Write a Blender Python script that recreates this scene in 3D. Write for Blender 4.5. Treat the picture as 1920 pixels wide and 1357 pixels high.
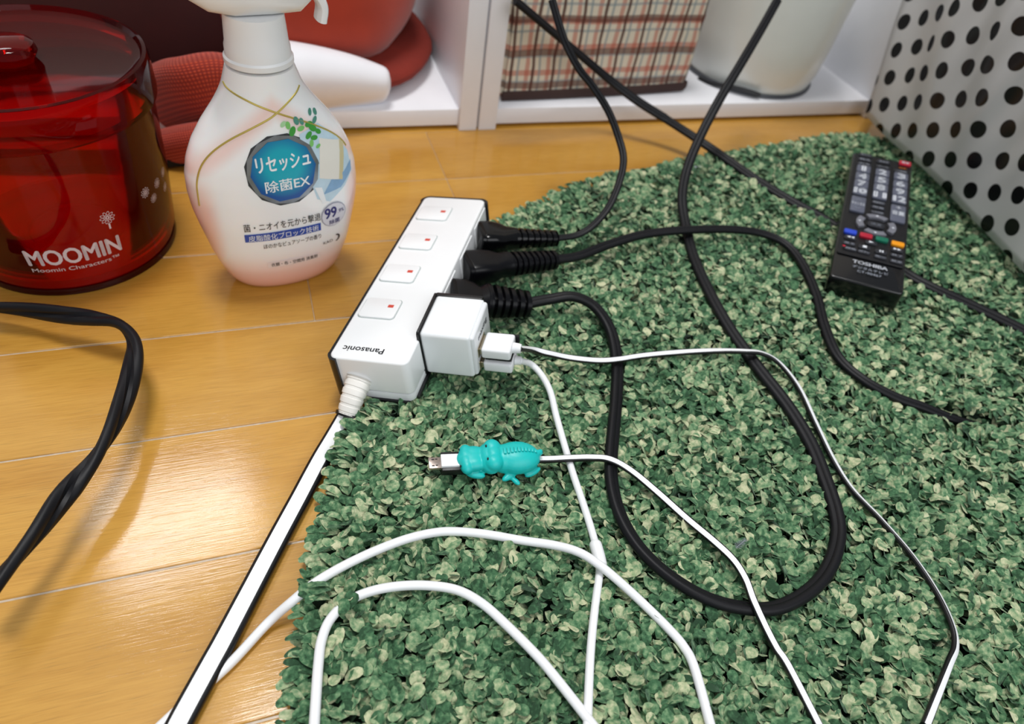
import bpy, bmesh, math, random
import numpy as np
from mathutils import Vector, Matrix
from mathutils.bvhtree import BVHTree
random.seed(7); rng = np.random.default_rng(7)
SC = bpy.context.scene
COL = SC.collection
for o in list(bpy.data.objects): bpy.data.objects.remove(o)

# ------------------------------------------------------------------ camera
CX, CY, H = 960.0, 678.5, 0.31
V1 = np.array([345., -781.]); V2 = np.array([5050., 115.])
FPX = math.sqrt(-((V1[0]-CX)*(V2[0]-CX)+(V1[1]-CY)*(V2[1]-CY)))
def cray(x, y):
    d = np.array([x-CX, -(y-CY), -FPX]); return d/np.linalg.norm(d)
_X = cray(*V2); _Y = cray(*V1); _Y = _Y-_X*(_X@_Y); _Y /= np.linalg.norm(_Y); _Z = np.cross(_X, _Y)
RC = np.array([_X, _Y, _Z])
cam = bpy.data.cameras.new('camera'); camo = bpy.data.objects.new('camera', cam); COL.objects.link(camo)
Mx = Matrix([list(RC[0])+[0], list(RC[1])+[0], list(RC[2])+[H], [0, 0, 0, 1]])
camo.matrix_world = Mx
cam.sensor_width = 36; cam.sensor_fit = 'HORIZONTAL'; cam.lens = FPX/1920*36
cam.clip_start = 0.01; cam.clip_end = 20
cam.dof.use_dof = True; cam.dof.focus_distance = 0.335; cam.dof.aperture_fstop = 8.5
SC.camera = camo

# ------------------------------------------------------------------ world, lights, exposure
SC.view_settings.view_transform = 'Standard'; SC.view_settings.look = 'None'
SC.view_settings.gamma = 1; SC.view_settings.use_curve_mapping = False
SC.view_settings.exposure = 0.0
w = bpy.data.worlds.new('room_light'); SC.world = w; w.use_nodes = True
w.node_tree.nodes['Background'].inputs[0].default_value = (0.86, 0.93, 1.0, 1)
w.node_tree.nodes['Background'].inputs[1].default_value = 0.26
def area(name, loc, target, sx, sy, power, color=(1, 1, 1)):
    l = bpy.data.lights.new(name, 'AREA'); l.shape = 'RECTANGLE'; l.size = sx; l.size_y = sy; l.energy = power; l.color = color
    o = bpy.data.objects.new(name, l); COL.objects.link(o); o.location = loc
    o.rotation_euler = (Vector(target)-Vector(loc)).to_track_quat('-Z', 'Y').to_euler()
    return o
area('ceiling_lamp', (-0.05, .62, 2.4), (-0.05, .62, 0), 0.55, 0.55, 34, (1, .985, .965))
area('floor_highlight_light', (-0.50, 1.72, 2.3), (-0.1, 0.25, 0), 0.55, 0.34, 11, (.97, .985, 1))  # area light added where the broad floor highlight mirrors; source unseen
area('floor_glint_light', (-0.13, 2.50, 2.35), (0, 0.25, 0), 0.15, 0.13, 3.6, (1, 1, 1))  # small area light added to make a glint on the floor
area('floor_glint_light', (-0.03, 2.36, 2.35), (0, 0.25, 0), 0.06, 0.08, .9, (1, 1, 1))  # still smaller one, added for the neighbouring floor glint
area('dim_highlight_light', (-0.27, 2.13, 2.35), (0, 0.25, 0), 0.42, 0.24, 3.6, (.97, .985, 1))  # dimmer panel added for the duller patch of floor reflection
area('room_bounce', (0.35, -1.5, 1.5), (0.2, 0.4, 0), 2.4, 1.6, 27, (.97, .985, 1))  # soft fill added behind the camera, in place of bounced room light

# ------------------------------------------------------------------ helpers: picking points in the room
def ray(x, y): return RC@cray(x, y)
EYE = np.array([0, 0, H])
def G(x, y, z=0.0):
    d = ray(x, y); return EYE+(z-H)/d[2]*d
def GY(x, y, Y):
    d = ray(x, y); return EYE+Y/d[1]*d
def rotm(yaw, pitch, roll):
    cy, sy = math.cos(yaw), math.sin(yaw); cp, sp = math.cos(pitch), math.sin(pitch); cr, sr = math.cos(roll), math.sin(roll)
    return np.array([[cy, -sy, 0], [sy, cy, 0], [0, 0, 1]])@np.array([[1, 0, 0], [0, cp, -sp], [0, sp, cp]])@np.array([[cr, 0, sr], [0, 1, 0], [-sr, 0, cr]])
class Frame:
    def __init__(s, o, M): s.o = np.array(o, float); s.M = np.array(M, float)
    def pt(s, x, y, z=0.0): return s.o+s.M@np.array([x, y, z])
    def pts(s, a): return s.o+np.asarray(a, float)@s.M.T
    def loc(s, px, py, axis=2, val=0.0):
        d = s.M.T@ray(px, py); e = s.M.T@(EYE-s.o); t = (val-e[axis])/d[axis]; return e+t*d

# ------------------------------------------------------------------ helpers: materials
def lin(c):
    if isinstance(c, str):
        c = [int(c[i:i+2], 16)/255 for i in (0, 2, 4)]
    return tuple((v/12.92 if v <= .04045 else ((v+.055)/1.055)**2.4) for v in c[:3])+(1,)
MATS = {}
def nd(nt, t, **kw):
    n = nt.nodes.new(t)
    for k, v in kw.items(): setattr(n, k, v)
    return n
def mat(name, col, rough=.4, metal=0, spec=.5, coat=0, bump=0, bscale=800, vary=0, vscale=60, sss=0, trans=0, sheen=0, emit=None):
    if name in MATS: return MATS[name]
    m = bpy.data.materials.new(name); m.use_nodes = True; nt = m.node_tree; b = nt.nodes['Principled BSDF']
    b.inputs['Base Color'].default_value = lin(col); b.inputs['Roughness'].default_value = rough
    b.inputs['Metallic'].default_value = metal; b.inputs['Specular IOR Level'].default_value = spec
    b.inputs['Coat Weight'].default_value = coat; b.inputs['Coat Roughness'].default_value = .08
    b.inputs['Transmission Weight'].default_value = trans; b.inputs['Sheen Weight'].default_value = sheen
    if sss: b.inputs['Subsurface Weight'].default_value = sss; b.inputs['Subsurface Scale'].default_value = .002
    if emit: b.inputs['Emission Color'].default_value = lin(emit[0]); b.inputs['Emission Strength'].default_value = emit[1]
    tc = nd(nt, 'ShaderNodeTexCoord')
    nz = nd(nt, 'ShaderNodeTexNoise'); nz.inputs['Scale'].default_value = vscale; nz.inputs['Detail'].default_value = 4
    nt.links.new(tc.outputs['Object'], nz.inputs['Vector'])
    mx = nd(nt, 'ShaderNodeMix', data_type='RGBA'); c = lin(col); v = vary or .03
    mx.inputs[6].default_value = tuple(max(0, k*(1-v)) for k in c[:3])+(1,); mx.inputs[7].default_value = tuple(min(1, k*(1+v)) for k in c[:3])+(1,)
    nt.links.new(nz.outputs[0], mx.inputs[0]); nt.links.new(mx.outputs[2], b.inputs['Base Color'])
    if bump:
        n2 = nd(nt, 'ShaderNodeTexNoise'); n2.inputs['Scale'].default_value = bscale; nt.links.new(tc.outputs['Object'], n2.inputs['Vector'])
        bp = nd(nt, 'ShaderNodeBump'); bp.inputs['Strength'].default_value = bump; bp.inputs['Distance'].default_value = .0005
        nt.links.new(n2.outputs[0], bp.inputs['Height']); nt.links.new(bp.outputs[0], b.inputs['Normal'])
    MATS[name] = m; return m
def math_node(nt, op, a, b=None, c=None):
    n = nd(nt, 'ShaderNodeMath', operation=op)
    for i, v in enumerate((a, b, c)):
        if v is None: continue
        if isinstance(v, (int, float)): n.inputs[i].default_value = v
        else: nt.links.new(v, n.inputs[i])
    return n.outputs[0]

# ------------------------------------------------------------------ helpers: objects
ORI = {}
def props(o, label=None, cat=None, group=None, kind=None, category=None):
    cat = cat or category
    for k, v in (('label', label), ('category', cat), ('group', group), ('kind', kind)):
        if v: o[k] = v
    return o
def thing(name, loc, label, cat, group=None):
    o = bpy.data.objects.new(name, None); COL.objects.link(o); o.location = Vector(list(map(float, loc))); o.empty_display_size = .02
    ORI[o] = np.array(loc, float); return props(o, label, cat, group)
def obj(name, verts, faces, mats, parent=None, mi=None, smooth=True, ang=35, origin=None, **pr):
    V = np.asarray(verts, float); c = (V.min(0)+V.max(0))/2 if origin is None else np.asarray(origin, float)
    if origin is None: c[2] = V[:, 2].min()
    me = bpy.data.meshes.new(name); me.from_pydata((V-c).tolist(), [], [tuple(map(int, f)) for f in faces]); 
    for m in (mats if isinstance(mats, (list, tuple)) else [mats]): me.materials.append(m)
    if mi is not None: me.polygons.foreach_set('material_index', np.asarray(mi, np.int32))
    bm = bmesh.new(); bm.from_mesh(me); bmesh.ops.recalc_face_normals(bm, faces=bm.faces); bm.to_mesh(me); bm.free()
    if smooth:
        me.polygons.foreach_set('use_smooth', [True]*len(me.polygons)); me.set_sharp_from_angle(angle=math.radians(ang))
    me.update()
    o = bpy.data.objects.new(name, me); COL.objects.link(o); ORI[o] = c
    if parent is not None: o.parent = parent; o.location = Vector((c-ORI[parent]).tolist())
    else: o.location = Vector(c.tolist())
    return props(o, **pr)
def join(parts):
    V = []; F = []; n = 0
    for v, f in parts:
        V.append(np.asarray(v, float)); F += [tuple(i+n for i in q) for q in f]; n += len(v)
    return np.vstack(V), F
def bmout(bm):
    bm.verts.ensure_lookup_table(); bm.verts.index_update()
    v = np.array([tuple(x.co) for x in bm.verts]); f = [tuple(x.index for x in q.verts) for q in bm.faces]; bm.free(); return v, f
def rbox(x0, x1, y0, y1, z0, z1, r=.001, seg=3, rv=None, rvseg=5):
    """box with rounded edges; rv = larger radius for the upright corners"""
    bm = bmesh.new(); bmesh.ops.create_cube(bm, size=1)
    for v in bm.verts: v.co = Vector(((x0+x1)/2+v.co.x*(x1-x0), (y0+y1)/2+v.co.y*(y1-y0), (z0+z1)/2+v.co.z*(z1-z0)))
    if rv:
        e = [e for e in bm.edges if abs(e.verts[0].co.z-e.verts[1].co.z) > 1e-7 and abs(e.verts[0].co.x-e.verts[1].co.x) < 1e-9 and abs(e.verts[0].co.y-e.verts[1].co.y) < 1e-9]
        bmesh.ops.bevel(bm, geom=e, offset=rv, segments=rvseg, affect='EDGES', profile=.5)
        e = [e for e in bm.edges if abs(e.verts[0].co.z-e.verts[1].co.z) < 1e-7]
    else: e = list(bm.edges)
    if r: bmesh.ops.bevel(bm, geom=e, offset=r, segments=seg, affect='EDGES', profile=.5)
    return bmout(bm)
def catmull(P, n=8):
    P = np.asarray(P, float); Q = np.vstack([2*P[0]-P[1], P, 2*P[-1]-P[-2]]); out = []
    for i in range(1, len(Q)-2):
        for t in np.linspace(0, 1, n, endpoint=False):
            a, b, c, d = Q[i-1], Q[i], Q[i+1], Q[i+2]
            out.append(.5*((2*b)+(-a+c)*t+(2*a-5*b+4*c-d)*t*t+(-a+3*b-3*c+d)*t**3))
    out.append(P[-1]); return np.array(out)
def sweep(path, prof, twist=None, scale=None, up=(0, 0, 1), cap=True):
    """prof: list of (side, up) pairs, or a function of the ring index returning them"""
    path = np.asarray(path, float); n = len(path); up = np.array(up, float)
    T = np.gradient(path, axis=0); T /= np.linalg.norm(T, axis=1)[:, None]
    V = []; S_prev = None
    for i in range(n):
        S = np.cross(T[i], up)
        if np.linalg.norm(S) < .15 and S_prev is not None: S = S_prev-T[i]*(S_prev@T[i])
        S /= np.linalg.norm(S)
        if S_prev is not None and S@S_prev < 0: S = -S
        S_prev = S; N = np.cross(S, T[i]); 
        p = np.array(prof(i) if callable(prof) else prof, float)
        if scale is not None: p = p*scale[i]
        if twist is not None:
            a = twist[i]; ca, sa = math.cos(a), math.sin(a); p = p@np.array([[ca, sa], [-sa, ca]])
        V.append(path[i]+p[:, :1]*S+p[:, 1:]*N)
    k = len(V[0]); V = np.vstack(V); F = []
    for i in range(n-1):
        for j in range(k):
            F.append((i*k+j, i*k+(j+1) % k, (i+1)*k+(j+1) % k, (i+1)*k+j))
    if cap: F.append(tuple(range(k))); F.append(tuple((n-1)*k+j for j in range(k)))
    return V, F
def circ(r, n=12, ry=None, e=2.0):
    a = np.linspace(0, 2*math.pi, n, endpoint=False); c, s = np.cos(a), np.sin(a)
    return np.c_[np.sign(c)*abs(c)**(2/e)*r, np.sign(s)*abs(s)**(2/e)*(ry or r)]
def twin(wd, ht, n=28, waist=.34):
    p = circ(wd/2, n, ht/2, 2.7); x = p[:, 0]; p[:, 1] *= 1-waist*np.exp(-(x/(wd*.09))**2); return p
def lathe(prof, n=64, c=(0, 0)):
    a = np.linspace(0, 2*math.pi, n, endpoint=False); V = []; F = []
    for r, z in prof: V.append(np.c_[c[0]+r*np.cos(a), c[1]+r*np.sin(a), np.full(n, z)])
    for i in range(len(prof)-1):
        for j in range(n): F.append((i*n+j, i*n+(j+1) % n, (i+1)*n+(j+1) % n, (i+1)*n+j))
    return np.vstack(V), F
def loft(fr, sections, n=32, e=4.0):
    """sections: (t, width, height, up-offset) along local +x of the frame; width along y, height along z"""
    V = []; F = []
    for s in sections:
        t, wd, ht = s[:3]; off = s[3] if len(s) > 3 else 0; ee = s[4] if len(s) > 4 else e
        p = circ(wd/2, n, ht/2, ee); V.append(fr.pts(np.c_[np.full(n, t), p[:, 0], p[:, 1]+off]))
    m = len(sections)
    for i in range(m-1):
        for j in range(n): F.append((i*n+j, i*n+(j+1) % n, (i+1)*n+(j+1) % n, (i+1)*n+j))
    F.append(tuple(range(n))); F.append(tuple((m-1)*n+j for j in range(n)))
    return np.vstack(V), F
_DG = None
def text2d(body, size, bold=0.0, xs=1.0, spacing=1.0, shear=0.0):
    """2-D glyph mesh centred on its own box -> verts (n,2), faces"""
    cu = bpy.data.curves.new('t', 'FONT'); cu.body = body; cu.size = size; cu.space_character = spacing; cu.shear = shear
    cu.resolution_u = 3; cu.fill_mode = 'FRONT'
    ob = bpy.data.objects.new('t', cu); COL.objects.link(ob); bpy.context.view_layer.update()
    me = ob.evaluated_get(bpy.context.evaluated_depsgraph_get()).to_mesh()
    v = np.array([tuple(x.co)[:2] for x in me.vertices]) if len(me.vertices) else np.zeros((0, 2)); f = [tuple(p.vertices) for p in me.polygons]
    ob.evaluated_get(bpy.context.evaluated_depsgraph_get()).to_mesh_clear()
    bpy.data.objects.remove(ob); bpy.data.curves.remove(cu)
    if bold > 0 and len(v):      # heavier strokes: the glyphs laid down again, shifted by the stroke gain
        k = len(v); sh_ = [(0, 0), (bold, 0), (-bold, 0), (0, bold*.7), (0, -bold*.7)]; f = [tuple(i+n*k for i in q) for n in range(5) for q in f]; v = np.vstack([v+np.array(a) for a in sh_])
    if len(v): v = v-(v.min(0)+v.max(0))/2; v[:, 0] *= xs
    return v, f
def fit_text(body, width, height, bold=0.0, **k):
    v, f = text2d(body, 1.0, bold, **k); s = v.max(0)-v.min(0); v = v*np.array([width/s[0], height/s[1]]); return v, f
def mapped(name, v2, f, fn, m, parent, **pr):
    return obj(name, np.array([fn(a, b) for a, b in v2]), f, m, parent, smooth=False, **pr)
def flat_quad(x0, x1, y0, y1, nx=1, ny=1):
    xs = np.linspace(x0, x1, nx+1); ys = np.linspace(y0, y1, ny+1); v = [(x, y) for y in ys for x in xs]
    f = [(j*(nx+1)+i, j*(nx+1)+i+1, (j+1)*(nx+1)+i+1, (j+1)*(nx+1)+i) for j in range(ny) for i in range(nx)]
    return np.array(v), f
def store_uv(o, n_along, n_round, su, sv):
    ul = o.data.uv_layers.new(name='uv'); li = np.zeros(len(o.data.loops), np.int32); o.data.loops.foreach_get('vertex_index', li)
    i = li//n_round; j = li % n_round; ul.data.foreach_set('uv', np.c_[i*su, j*sv].astype(float).ravel())
def fan(poly, rings=4, c=None):
    """polygon filled by concentric rings"""
    p = np.asarray(poly, float); c = p.mean(0) if c is None else np.array(c, float); n = len(p); v = [c]; f = []
    for k in range(1, rings+1): v += list(c+(p-c)*k/rings)
    for j in range(n): f.append((0, 1+j, 1+(j+1) % n))
    for k in range(rings-1):
        for j in range(n): a = 1+k*n; b = a+n; f.append((a+j, b+j, b+(j+1) % n, a+(j+1) % n))
    return np.array(v), f
def ringband(p0, p1, sub=1):
    p0 = np.asarray(p0); p1 = np.asarray(p1); n = len(p0)
    return np.vstack([p0, p1]), [(j, (j+1) % n, n+(j+1) % n, n+j) for j in range(n)]
def densify(poly, k=4, closed=True):
    p = np.asarray(poly, float); n = len(p); out = []
    for i in range(n if closed else n-1):
        for t in range(k): out.append(p[i]+(p[(i+1) % n]-p[i])*t/k)
    if not closed: out.append(p[-1])
    return np.array(out)

# ------------------------------------------------------------------ floor
def wood_mat():
    m = bpy.data.materials.new('oak_flooring'); m.use_nodes = True; nt = m.node_tree; b = nt.nodes['Principled BSDF']
    tc = nd(nt, 'ShaderNodeTexCoord'); oi = nd(nt, 'ShaderNodeObjectInfo')
    add = nd(nt, 'ShaderNodeVectorMath', operation='ADD'); nt.links.new(tc.outputs['Object'], add.inputs[0])
    sc = nd(nt, 'ShaderNodeVectorMath', operation='SCALE'); cmb = nd(nt, 'ShaderNodeCombineXYZ')
    for i in range(3): nt.links.new(oi.outputs['Random'], cmb.inputs[i])
    nt.links.new(cmb.outputs[0], sc.inputs[0]); sc.inputs['Scale'].default_value = 7; nt.links.new(sc.outputs[0], add.inputs[1])
    def noise(scale, s, det=5, dist=0):
        mp = nd(nt, 'ShaderNodeMapping'); mp.inputs['Scale'].default_value = s; nt.links.new(add.outputs[0], mp.inputs[0])
        n = nd(nt, 'ShaderNodeTexNoise'); n.inputs['Scale'].default_value = scale; n.inputs['Detail'].default_value = det; n.inputs['Distortion'].default_value = dist
        nt.links.new(mp.outputs[0], n.inputs['Vector']); return n.outputs[0]
    broad = noise(10, (.5, 3, 1), 3, .4); fine = noise(60, (1, 22, 1), 5, .2); pores = noise(90, (.7, 30, 1), 2)
    cr = nd(nt, 'ShaderNodeValToRGB'); e = cr.color_ramp.elements
    e[0].position = .3; e[0].color = lin('b37d26'); e[1].position = .72; e[1].color = lin('d3a046')
    mixv = math_node(nt, 'ADD', math_node(nt, 'MULTIPLY', broad, .6), math_node(nt, 'MULTIPLY', fine, .4))
    nt.links.new(mixv, cr.inputs[0])
    pr = nd(nt, 'ShaderNodeMapRange'); pr.inputs[1].default_value = .3; pr.inputs[2].default_value = .42; pr.inputs[3].default_value = .76; pr.inputs[4].default_value = 1
    nt.links.new(pores, pr.inputs[0])
    vm = nd(nt, 'ShaderNodeVectorMath', operation='SCALE'); nt.links.new(cr.outputs[0], vm.inputs[0]); nt.links.new(pr.outputs[0], vm.inputs['Scale'])
    hs = nd(nt, 'ShaderNodeHueSaturation'); nt.links.new(vm.outputs[0], hs.inputs['Color'])
    nt.links.new(math_node(nt, 'ADD', math_node(nt, 'MULTIPLY', oi.outputs['Random'], .12), .94), hs.inputs['Value'])
    nt.links.new(hs.outputs[0], b.inputs['Base Color'])
    b.inputs['Roughness'].default_value = .42; b.inputs['Specular IOR Level'].default_value = .3
    b.inputs['Coat Weight'].default_value = .7; b.inputs['Coat Roughness'].default_value = .06
    bp = nd(nt, 'ShaderNodeBump'); bp.inputs['Strength'].default_value = .35; bp.inputs['Distance'].default_value = .0006
    wv = noise(16, (1, 2.2, 1), 3)
    nt.links.new(math_node(nt, 'ADD', math_node(nt, 'MULTIPLY', fine, .22), math_node(nt, 'MULTIPLY', wv, .22)), bp.inputs['Height'])
    nt.links.new(bp.outputs[0], b.inputs['Normal']); nt.links.new(bp.outputs[0], b.inputs['Coat Normal'])
    return m
WOOD = wood_mat()
SUB = mat('pale_dusty_groove', 'bfae98', .35, vary=.35, vscale=300)
v, f = rbox(-1.6, 2.2, -.5, 1.9, -.014, -.0007, 0)
floor = obj('floor', v, f, SUB, kind='structure', smooth=False, label='orange brown wooden plank floor with pale dusty seams', category='floor')
Y0, PW, GAP = .3339, .0765, .00060
rows = {-6: [.3], -5: [.75], -4: [.45], -3: [.62], -2: [.98], -1: [.60], 0: [.0175], 1: [.1405], 2: [.1405], 3: [.72], 4: [.2], 5: [.5], 6: [.9]}
for k, js in rows.items():
    y0 = Y0+(k)*PW; j0 = js[0]; cuts = [j0+i*.909 for i in (-2, -1, 0, 1, 2)]; cuts = [-1.55]+[c for c in cuts if -1.5 < c < 2.1]+[2.15]
    for a, b_ in zip(cuts[:-1], cuts[1:]):
        v, f = rbox(a+.00022, b_-.00022, y0+GAP, y0+PW-GAP, -.006, 0, .0004, 1)
        obj('plank', v, f, WOOD, floor, smooth=True, ang=20)

# ------------------------------------------------------------------ shelf units
WHITE = mat('white_melamine', 'eeeef2', .35, spec=.5, bump=.05, bscale=1500)
YS, TB = .568, .0155
def board(x0, x1, y0, y1, z0, z1): return rbox(x0, x1, y0, y1, z0, z1, .0006, 2)
lx0, lx1 = -.62, .1875
sh = thing('shelf_unit', ((lx0+lx1)/2, .72, 0), 'left white shelf unit holding the red cloth bag behind the bottle', 'shelf', 'white open shelf units along the back')
for nm, bx in (('divider', (lx1-.0165, lx1, YS-.004, .86, 0, .235)), ('divider', (lx0, lx0+.0165, YS-.004, .86, 0, .235)), ('bottom_board', (lx0+.0165, lx1-.0165, YS, .86, .0035, .0185)), ('back_panel', (lx0+.0165, lx1-.0165, .852, .86, .0185, .235))):
    v, f = board(*bx); obj(nm, v, f, WHITE, sh)
rx0, rx1 = .1895, .652
sh2 = thing('shelf_unit', ((rx0+rx1)/2, .72, 0), 'right white shelf unit holding the plaid box and the white pot', 'shelf', 'white open shelf units along the back')
for nm, bx in (('divider', (rx0, rx0+.0165, YS-.004, .86, 0, .235)), ('divider', (rx1-.0165, rx1, YS-.004, .86, 0, .235)), ('bottom_board', (rx0+.0165, rx1-.0165, YS, .86, .0035, .0185)), ('back_panel', (rx0+.0165, rx1-.0165, .852, .86, .0185, .235))):
    v, f = board(*bx); obj(nm, v, f, WHITE, sh2)
# wall behind the shelves
WALL = mat('wall_paper', 'dedad2', .8, bump=.3, bscale=500)
v, f = rbox(-1.55, 2.15, .90, .93, 0, .9, 0); obj('wall_back', v, f, WALL, smooth=False, kind='structure', label='pale wall behind the white shelf units', category='wall')

# ------------------------------------------------------------------ plaid fabric box
def plaid_mat():
    m = bpy.data.materials.new('plaid_cotton'); m.use_nodes = True; nt = m.node_tree; b = nt.nodes['Principled BSDF']
    tc = nd(nt, 'ShaderNodeTexCoord'); sp = nd(nt, 'ShaderNodeSeparateXYZ')
    nz = nd(nt, 'ShaderNodeTexNoise'); nz.inputs['Scale'].default_value = 18; nt.links.new(tc.outputs['Object'], nz.inputs['Vector'])
    ad = nd(nt, 'ShaderNodeVectorMath', operation='MULTIPLY_ADD'); nt.links.new(nz.outputs['Color'], ad.inputs[0]); ad.inputs[1].default_value = (.004, .004, .003); nt.links.new(tc.outputs['Object'], ad.inputs[2])
    nt.links.new(ad.outputs[0], sp.inputs[0])
    def stripe(src, period, off, width, soft=.02):
        fr = math_node(nt, 'FRACT', math_node(nt, 'ADD', math_node(nt, 'DIVIDE', src, period), off))
        d = math_node(nt, 'ABSOLUTE', math_node(nt, 'SUBTRACT', fr, .5))
        mr = nd(nt, 'ShaderNodeMapRange'); mr.inputs[1].default_value = width/2+soft; mr.inputs[2].default_value = width/2-soft; nt.links.new(d, mr.inputs[0]); return mr.outputs[0]
    xy = math_node(nt, 'ADD', sp.outputs[0], math_node(nt, 'MULTIPLY', sp.outputs[1], .8)); z = sp.outputs[2]
    cur = None
    def over(prev, fac, col, k):
        mx = nd(nt, 'ShaderNodeMix', data_type='RGBA'); nt.links.new(math_node(nt, 'MULTIPLY', fac, k), mx.inputs[0]); mx.inputs[7].default_value = lin(col)
        if prev is None: mx.inputs[6].default_value = lin('ddd3bf')
        else: nt.links.new(prev, mx.inputs[6])
        return mx.outputs[2]
    P_ = .0225
    cur = over(None, stripe(xy, P_, .30, .20), 'b8543f', .6); cur = over(cur, stripe(z, P_, .34, .22), 'b8543f', .6)
    cur = over(cur, stripe(xy, P_, .72, .11), '7f8f96', .7); cur = over(cur, stripe(z, P_, .70, .10), '7f8f96', .6)
    cur = over(cur, stripe(xy, P_, .02, .14), '4a2018', .9); cur = over(cur, stripe(z, P_*1.3, .0, .2), '5a2a1e', .75)
    nt.links.new(cur, b.inputs['Base Color']); b.inputs['Roughness'].default_value = .85
    wv = nd(nt, 'ShaderNodeTexNoise'); wv.inputs['Scale'].default_value = 1200; nt.links.new(tc.outputs['Object'], wv.inputs['Vector'])
    bp = nd(nt, 'ShaderNodeBump'); bp.inputs['Strength'].default_value = .4; bp.inputs['Distance'].default_value = .0006; nt.links.new(wv.outputs[0], bp.inputs['Height']); nt.links.new(bp.outputs[0], b.inputs['Normal'])
    return m
A0 = G(936, 190, .0187); A1 = G(1283, 172, .0187)
ang = math.atan2(A1[1]-A0[1], A1[0]-A0[0]); BW = float(np.linalg.norm((A1-A0)[:2])); bf = Frame([A0[0], A0[1], .0187], rotm(ang, 0, 0))
t = thing('storage_box', bf.pt(BW/2, .07, 0), 'plaid fabric storage box with dark brown bottom hem on the right shelf', 'box')
def crumple(v, amp):
    v = v.copy(); s = v*60; v += amp*np.c_[np.sin(s[:, 2]*2+s[:, 0]), np.sin(s[:, 0]*1.7+s[:, 2]*1.3), .2*np.sin(s[:, 0]*2)]; return v
bm = bmesh.new(); bmesh.ops.create_cube(bm, size=1)
for q in bm.verts: q.co = Vector((BW/2+q.co.x*BW, .07+q.co.y*.14, .0705+q.co.z*.139))
bmesh.ops.bevel(bm, geom=[e for e in bm.edges], offset=.004, segments=3, affect='EDGES'); bmesh.ops.subdivide_edges(bm, edges=bm.edges, cuts=5, use_grid_fill=True)
v, f = bmout(bm); obj('box_body', bf.pts(crumple(v, .0008)), f, plaid_mat(), t)
hem = catmull([(.002, -.0005, .005), (BW*.3, -.0015, .005), (BW*.7, -.0012, .005), (BW-.003, -.0005, .006)], 8)
corner = [(-.0015, .006, .006), (-.0015, .12, .005)]; 
v, f = sweep(bf.pts(hem), circ(.0016, 10, .0044, 3)); obj('hem', v, f, mat('brown_binding', '3b2622', .8, vary=.2), t)
v, f = sweep(bf.pts(catmull([(BW+.0008, .002, .006), (BW+.001, .06, .005), (BW+.001, .13, .005)], 5)), circ(.0016, 10, .0040, 3)); obj('hem', v, f, MATS['brown_binding'], t)

# ------------------------------------------------------------------ white pot
pc = (.5205, .6457); 
t = thing('pot', (pc[0], pc[1], .0187), 'cream white round pot with grey foot ring on the right shelf', 'pot')
v, f = lathe([(.02, .0005), (.0685, .0005), (.0705, .004), (.0715, .012), (.0735, .016), (.0765, .05), (.079, .1), (.0805, .148), (.079, .15), (.0775, .148), (.074, .05), (.02, .03)], 72)
obj('pot_body', v+np.array([pc[0], pc[1], .0187]), f, mat('cream_enamel', 'e8ebe6', .3, coat=.4), t)
v, f = lathe([(.0705, .0), (.0722, .0005), (.0726, .0025), (.0715, .0045), (.0705, .004)], 72); obj('foot_ring', v+np.array([pc[0], pc[1], .0187]), f, mat('grey_rubber', '4c4f55', .5), t)
wp = [(pc[0]+.0755*math.cos(a)-.0, pc[1]+.0755*math.sin(a), .0187+.0035+.003*math.sin(a*5)) for a in np.linspace(3.45, 4.35, 12)]
v, f = sweep(catmull(wp, 4), circ(.0024, 8)); obj('black_wire', v, f, mat('soft_black', '17181c', .5), t, label='crooked black cord stub beside the foot of the pot')

# ------------------------------------------------------------------ red cloth bag on the left shelf
def cloth_mat(name, ca, cb, scale=900, amt=.6):
    m = bpy.data.materials.new(name); m.use_nodes = True; nt = m.node_tree; b = nt.nodes['Principled BSDF']; tc = nd(nt, 'ShaderNodeTexCoord')
    uv = nd(nt, 'ShaderNodeUVMap', uv_map='uv'); su_ = nd(nt, 'ShaderNodeSeparateXYZ'); nt.links.new(uv.outputs[0], su_.inputs[0])
    A = math_node(nt, 'ADD', math_node(nt, 'MULTIPLY', math_node(nt, 'SINE', su_.outputs[0]), .5), .5); B = math_node(nt, 'ADD', math_node(nt, 'MULTIPLY', math_node(nt, 'SINE', su_.outputs[1]), .5), .5)
    ws = []
    for d in ():
        wv = nd(nt, 'ShaderNodeTexWave', bands_direction=d); wv.inputs['Scale'].default_value = scale/6.28/2; wv.inputs['Distortion'].default_value = 1.2; nt.links.new(tc.outputs['Object'], wv.inputs['Vector']); ws.append(wv.outputs['Fac'])
    s = math_node(nt, 'MULTIPLY', A, B)
    mx = nd(nt, 'ShaderNodeMix', data_type='RGBA'); mx.inputs[6].default_value = lin(ca); mx.inputs[7].default_value = lin(cb); nt.links.new(s, mx.inputs[0]); nt.links.new(mx.outputs[2], b.inputs['Base Color'])
    b.inputs['Roughness'].default_value = .85; b.inputs['Sheen Weight'].default_value = .2
    bp = nd(nt, 'ShaderNodeBump'); bp.inputs['Strength'].default_value = amt; bp.inputs['Distance'].default_value = .0008; nt.links.new(s, bp.inputs['Height']); nt.links.new(bp.outputs[0], b.inputs['Normal'])
    return m
WEAVE = cloth_mat('red_canvas', '8e2416', 'd9532f', 2600, .5); SUEDE = mat('orange_red_felt', 'a83215', .9, vary=.2, vscale=40, sheen=.3); DARKR = mat('dark_red_felt', '7a2112', .9, vary=.2)
t = thing('cloth_bag', (0, .70, .0187), 'red woven cloth bag slumped on the left shelf behind the bottle', 'bag')
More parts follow.
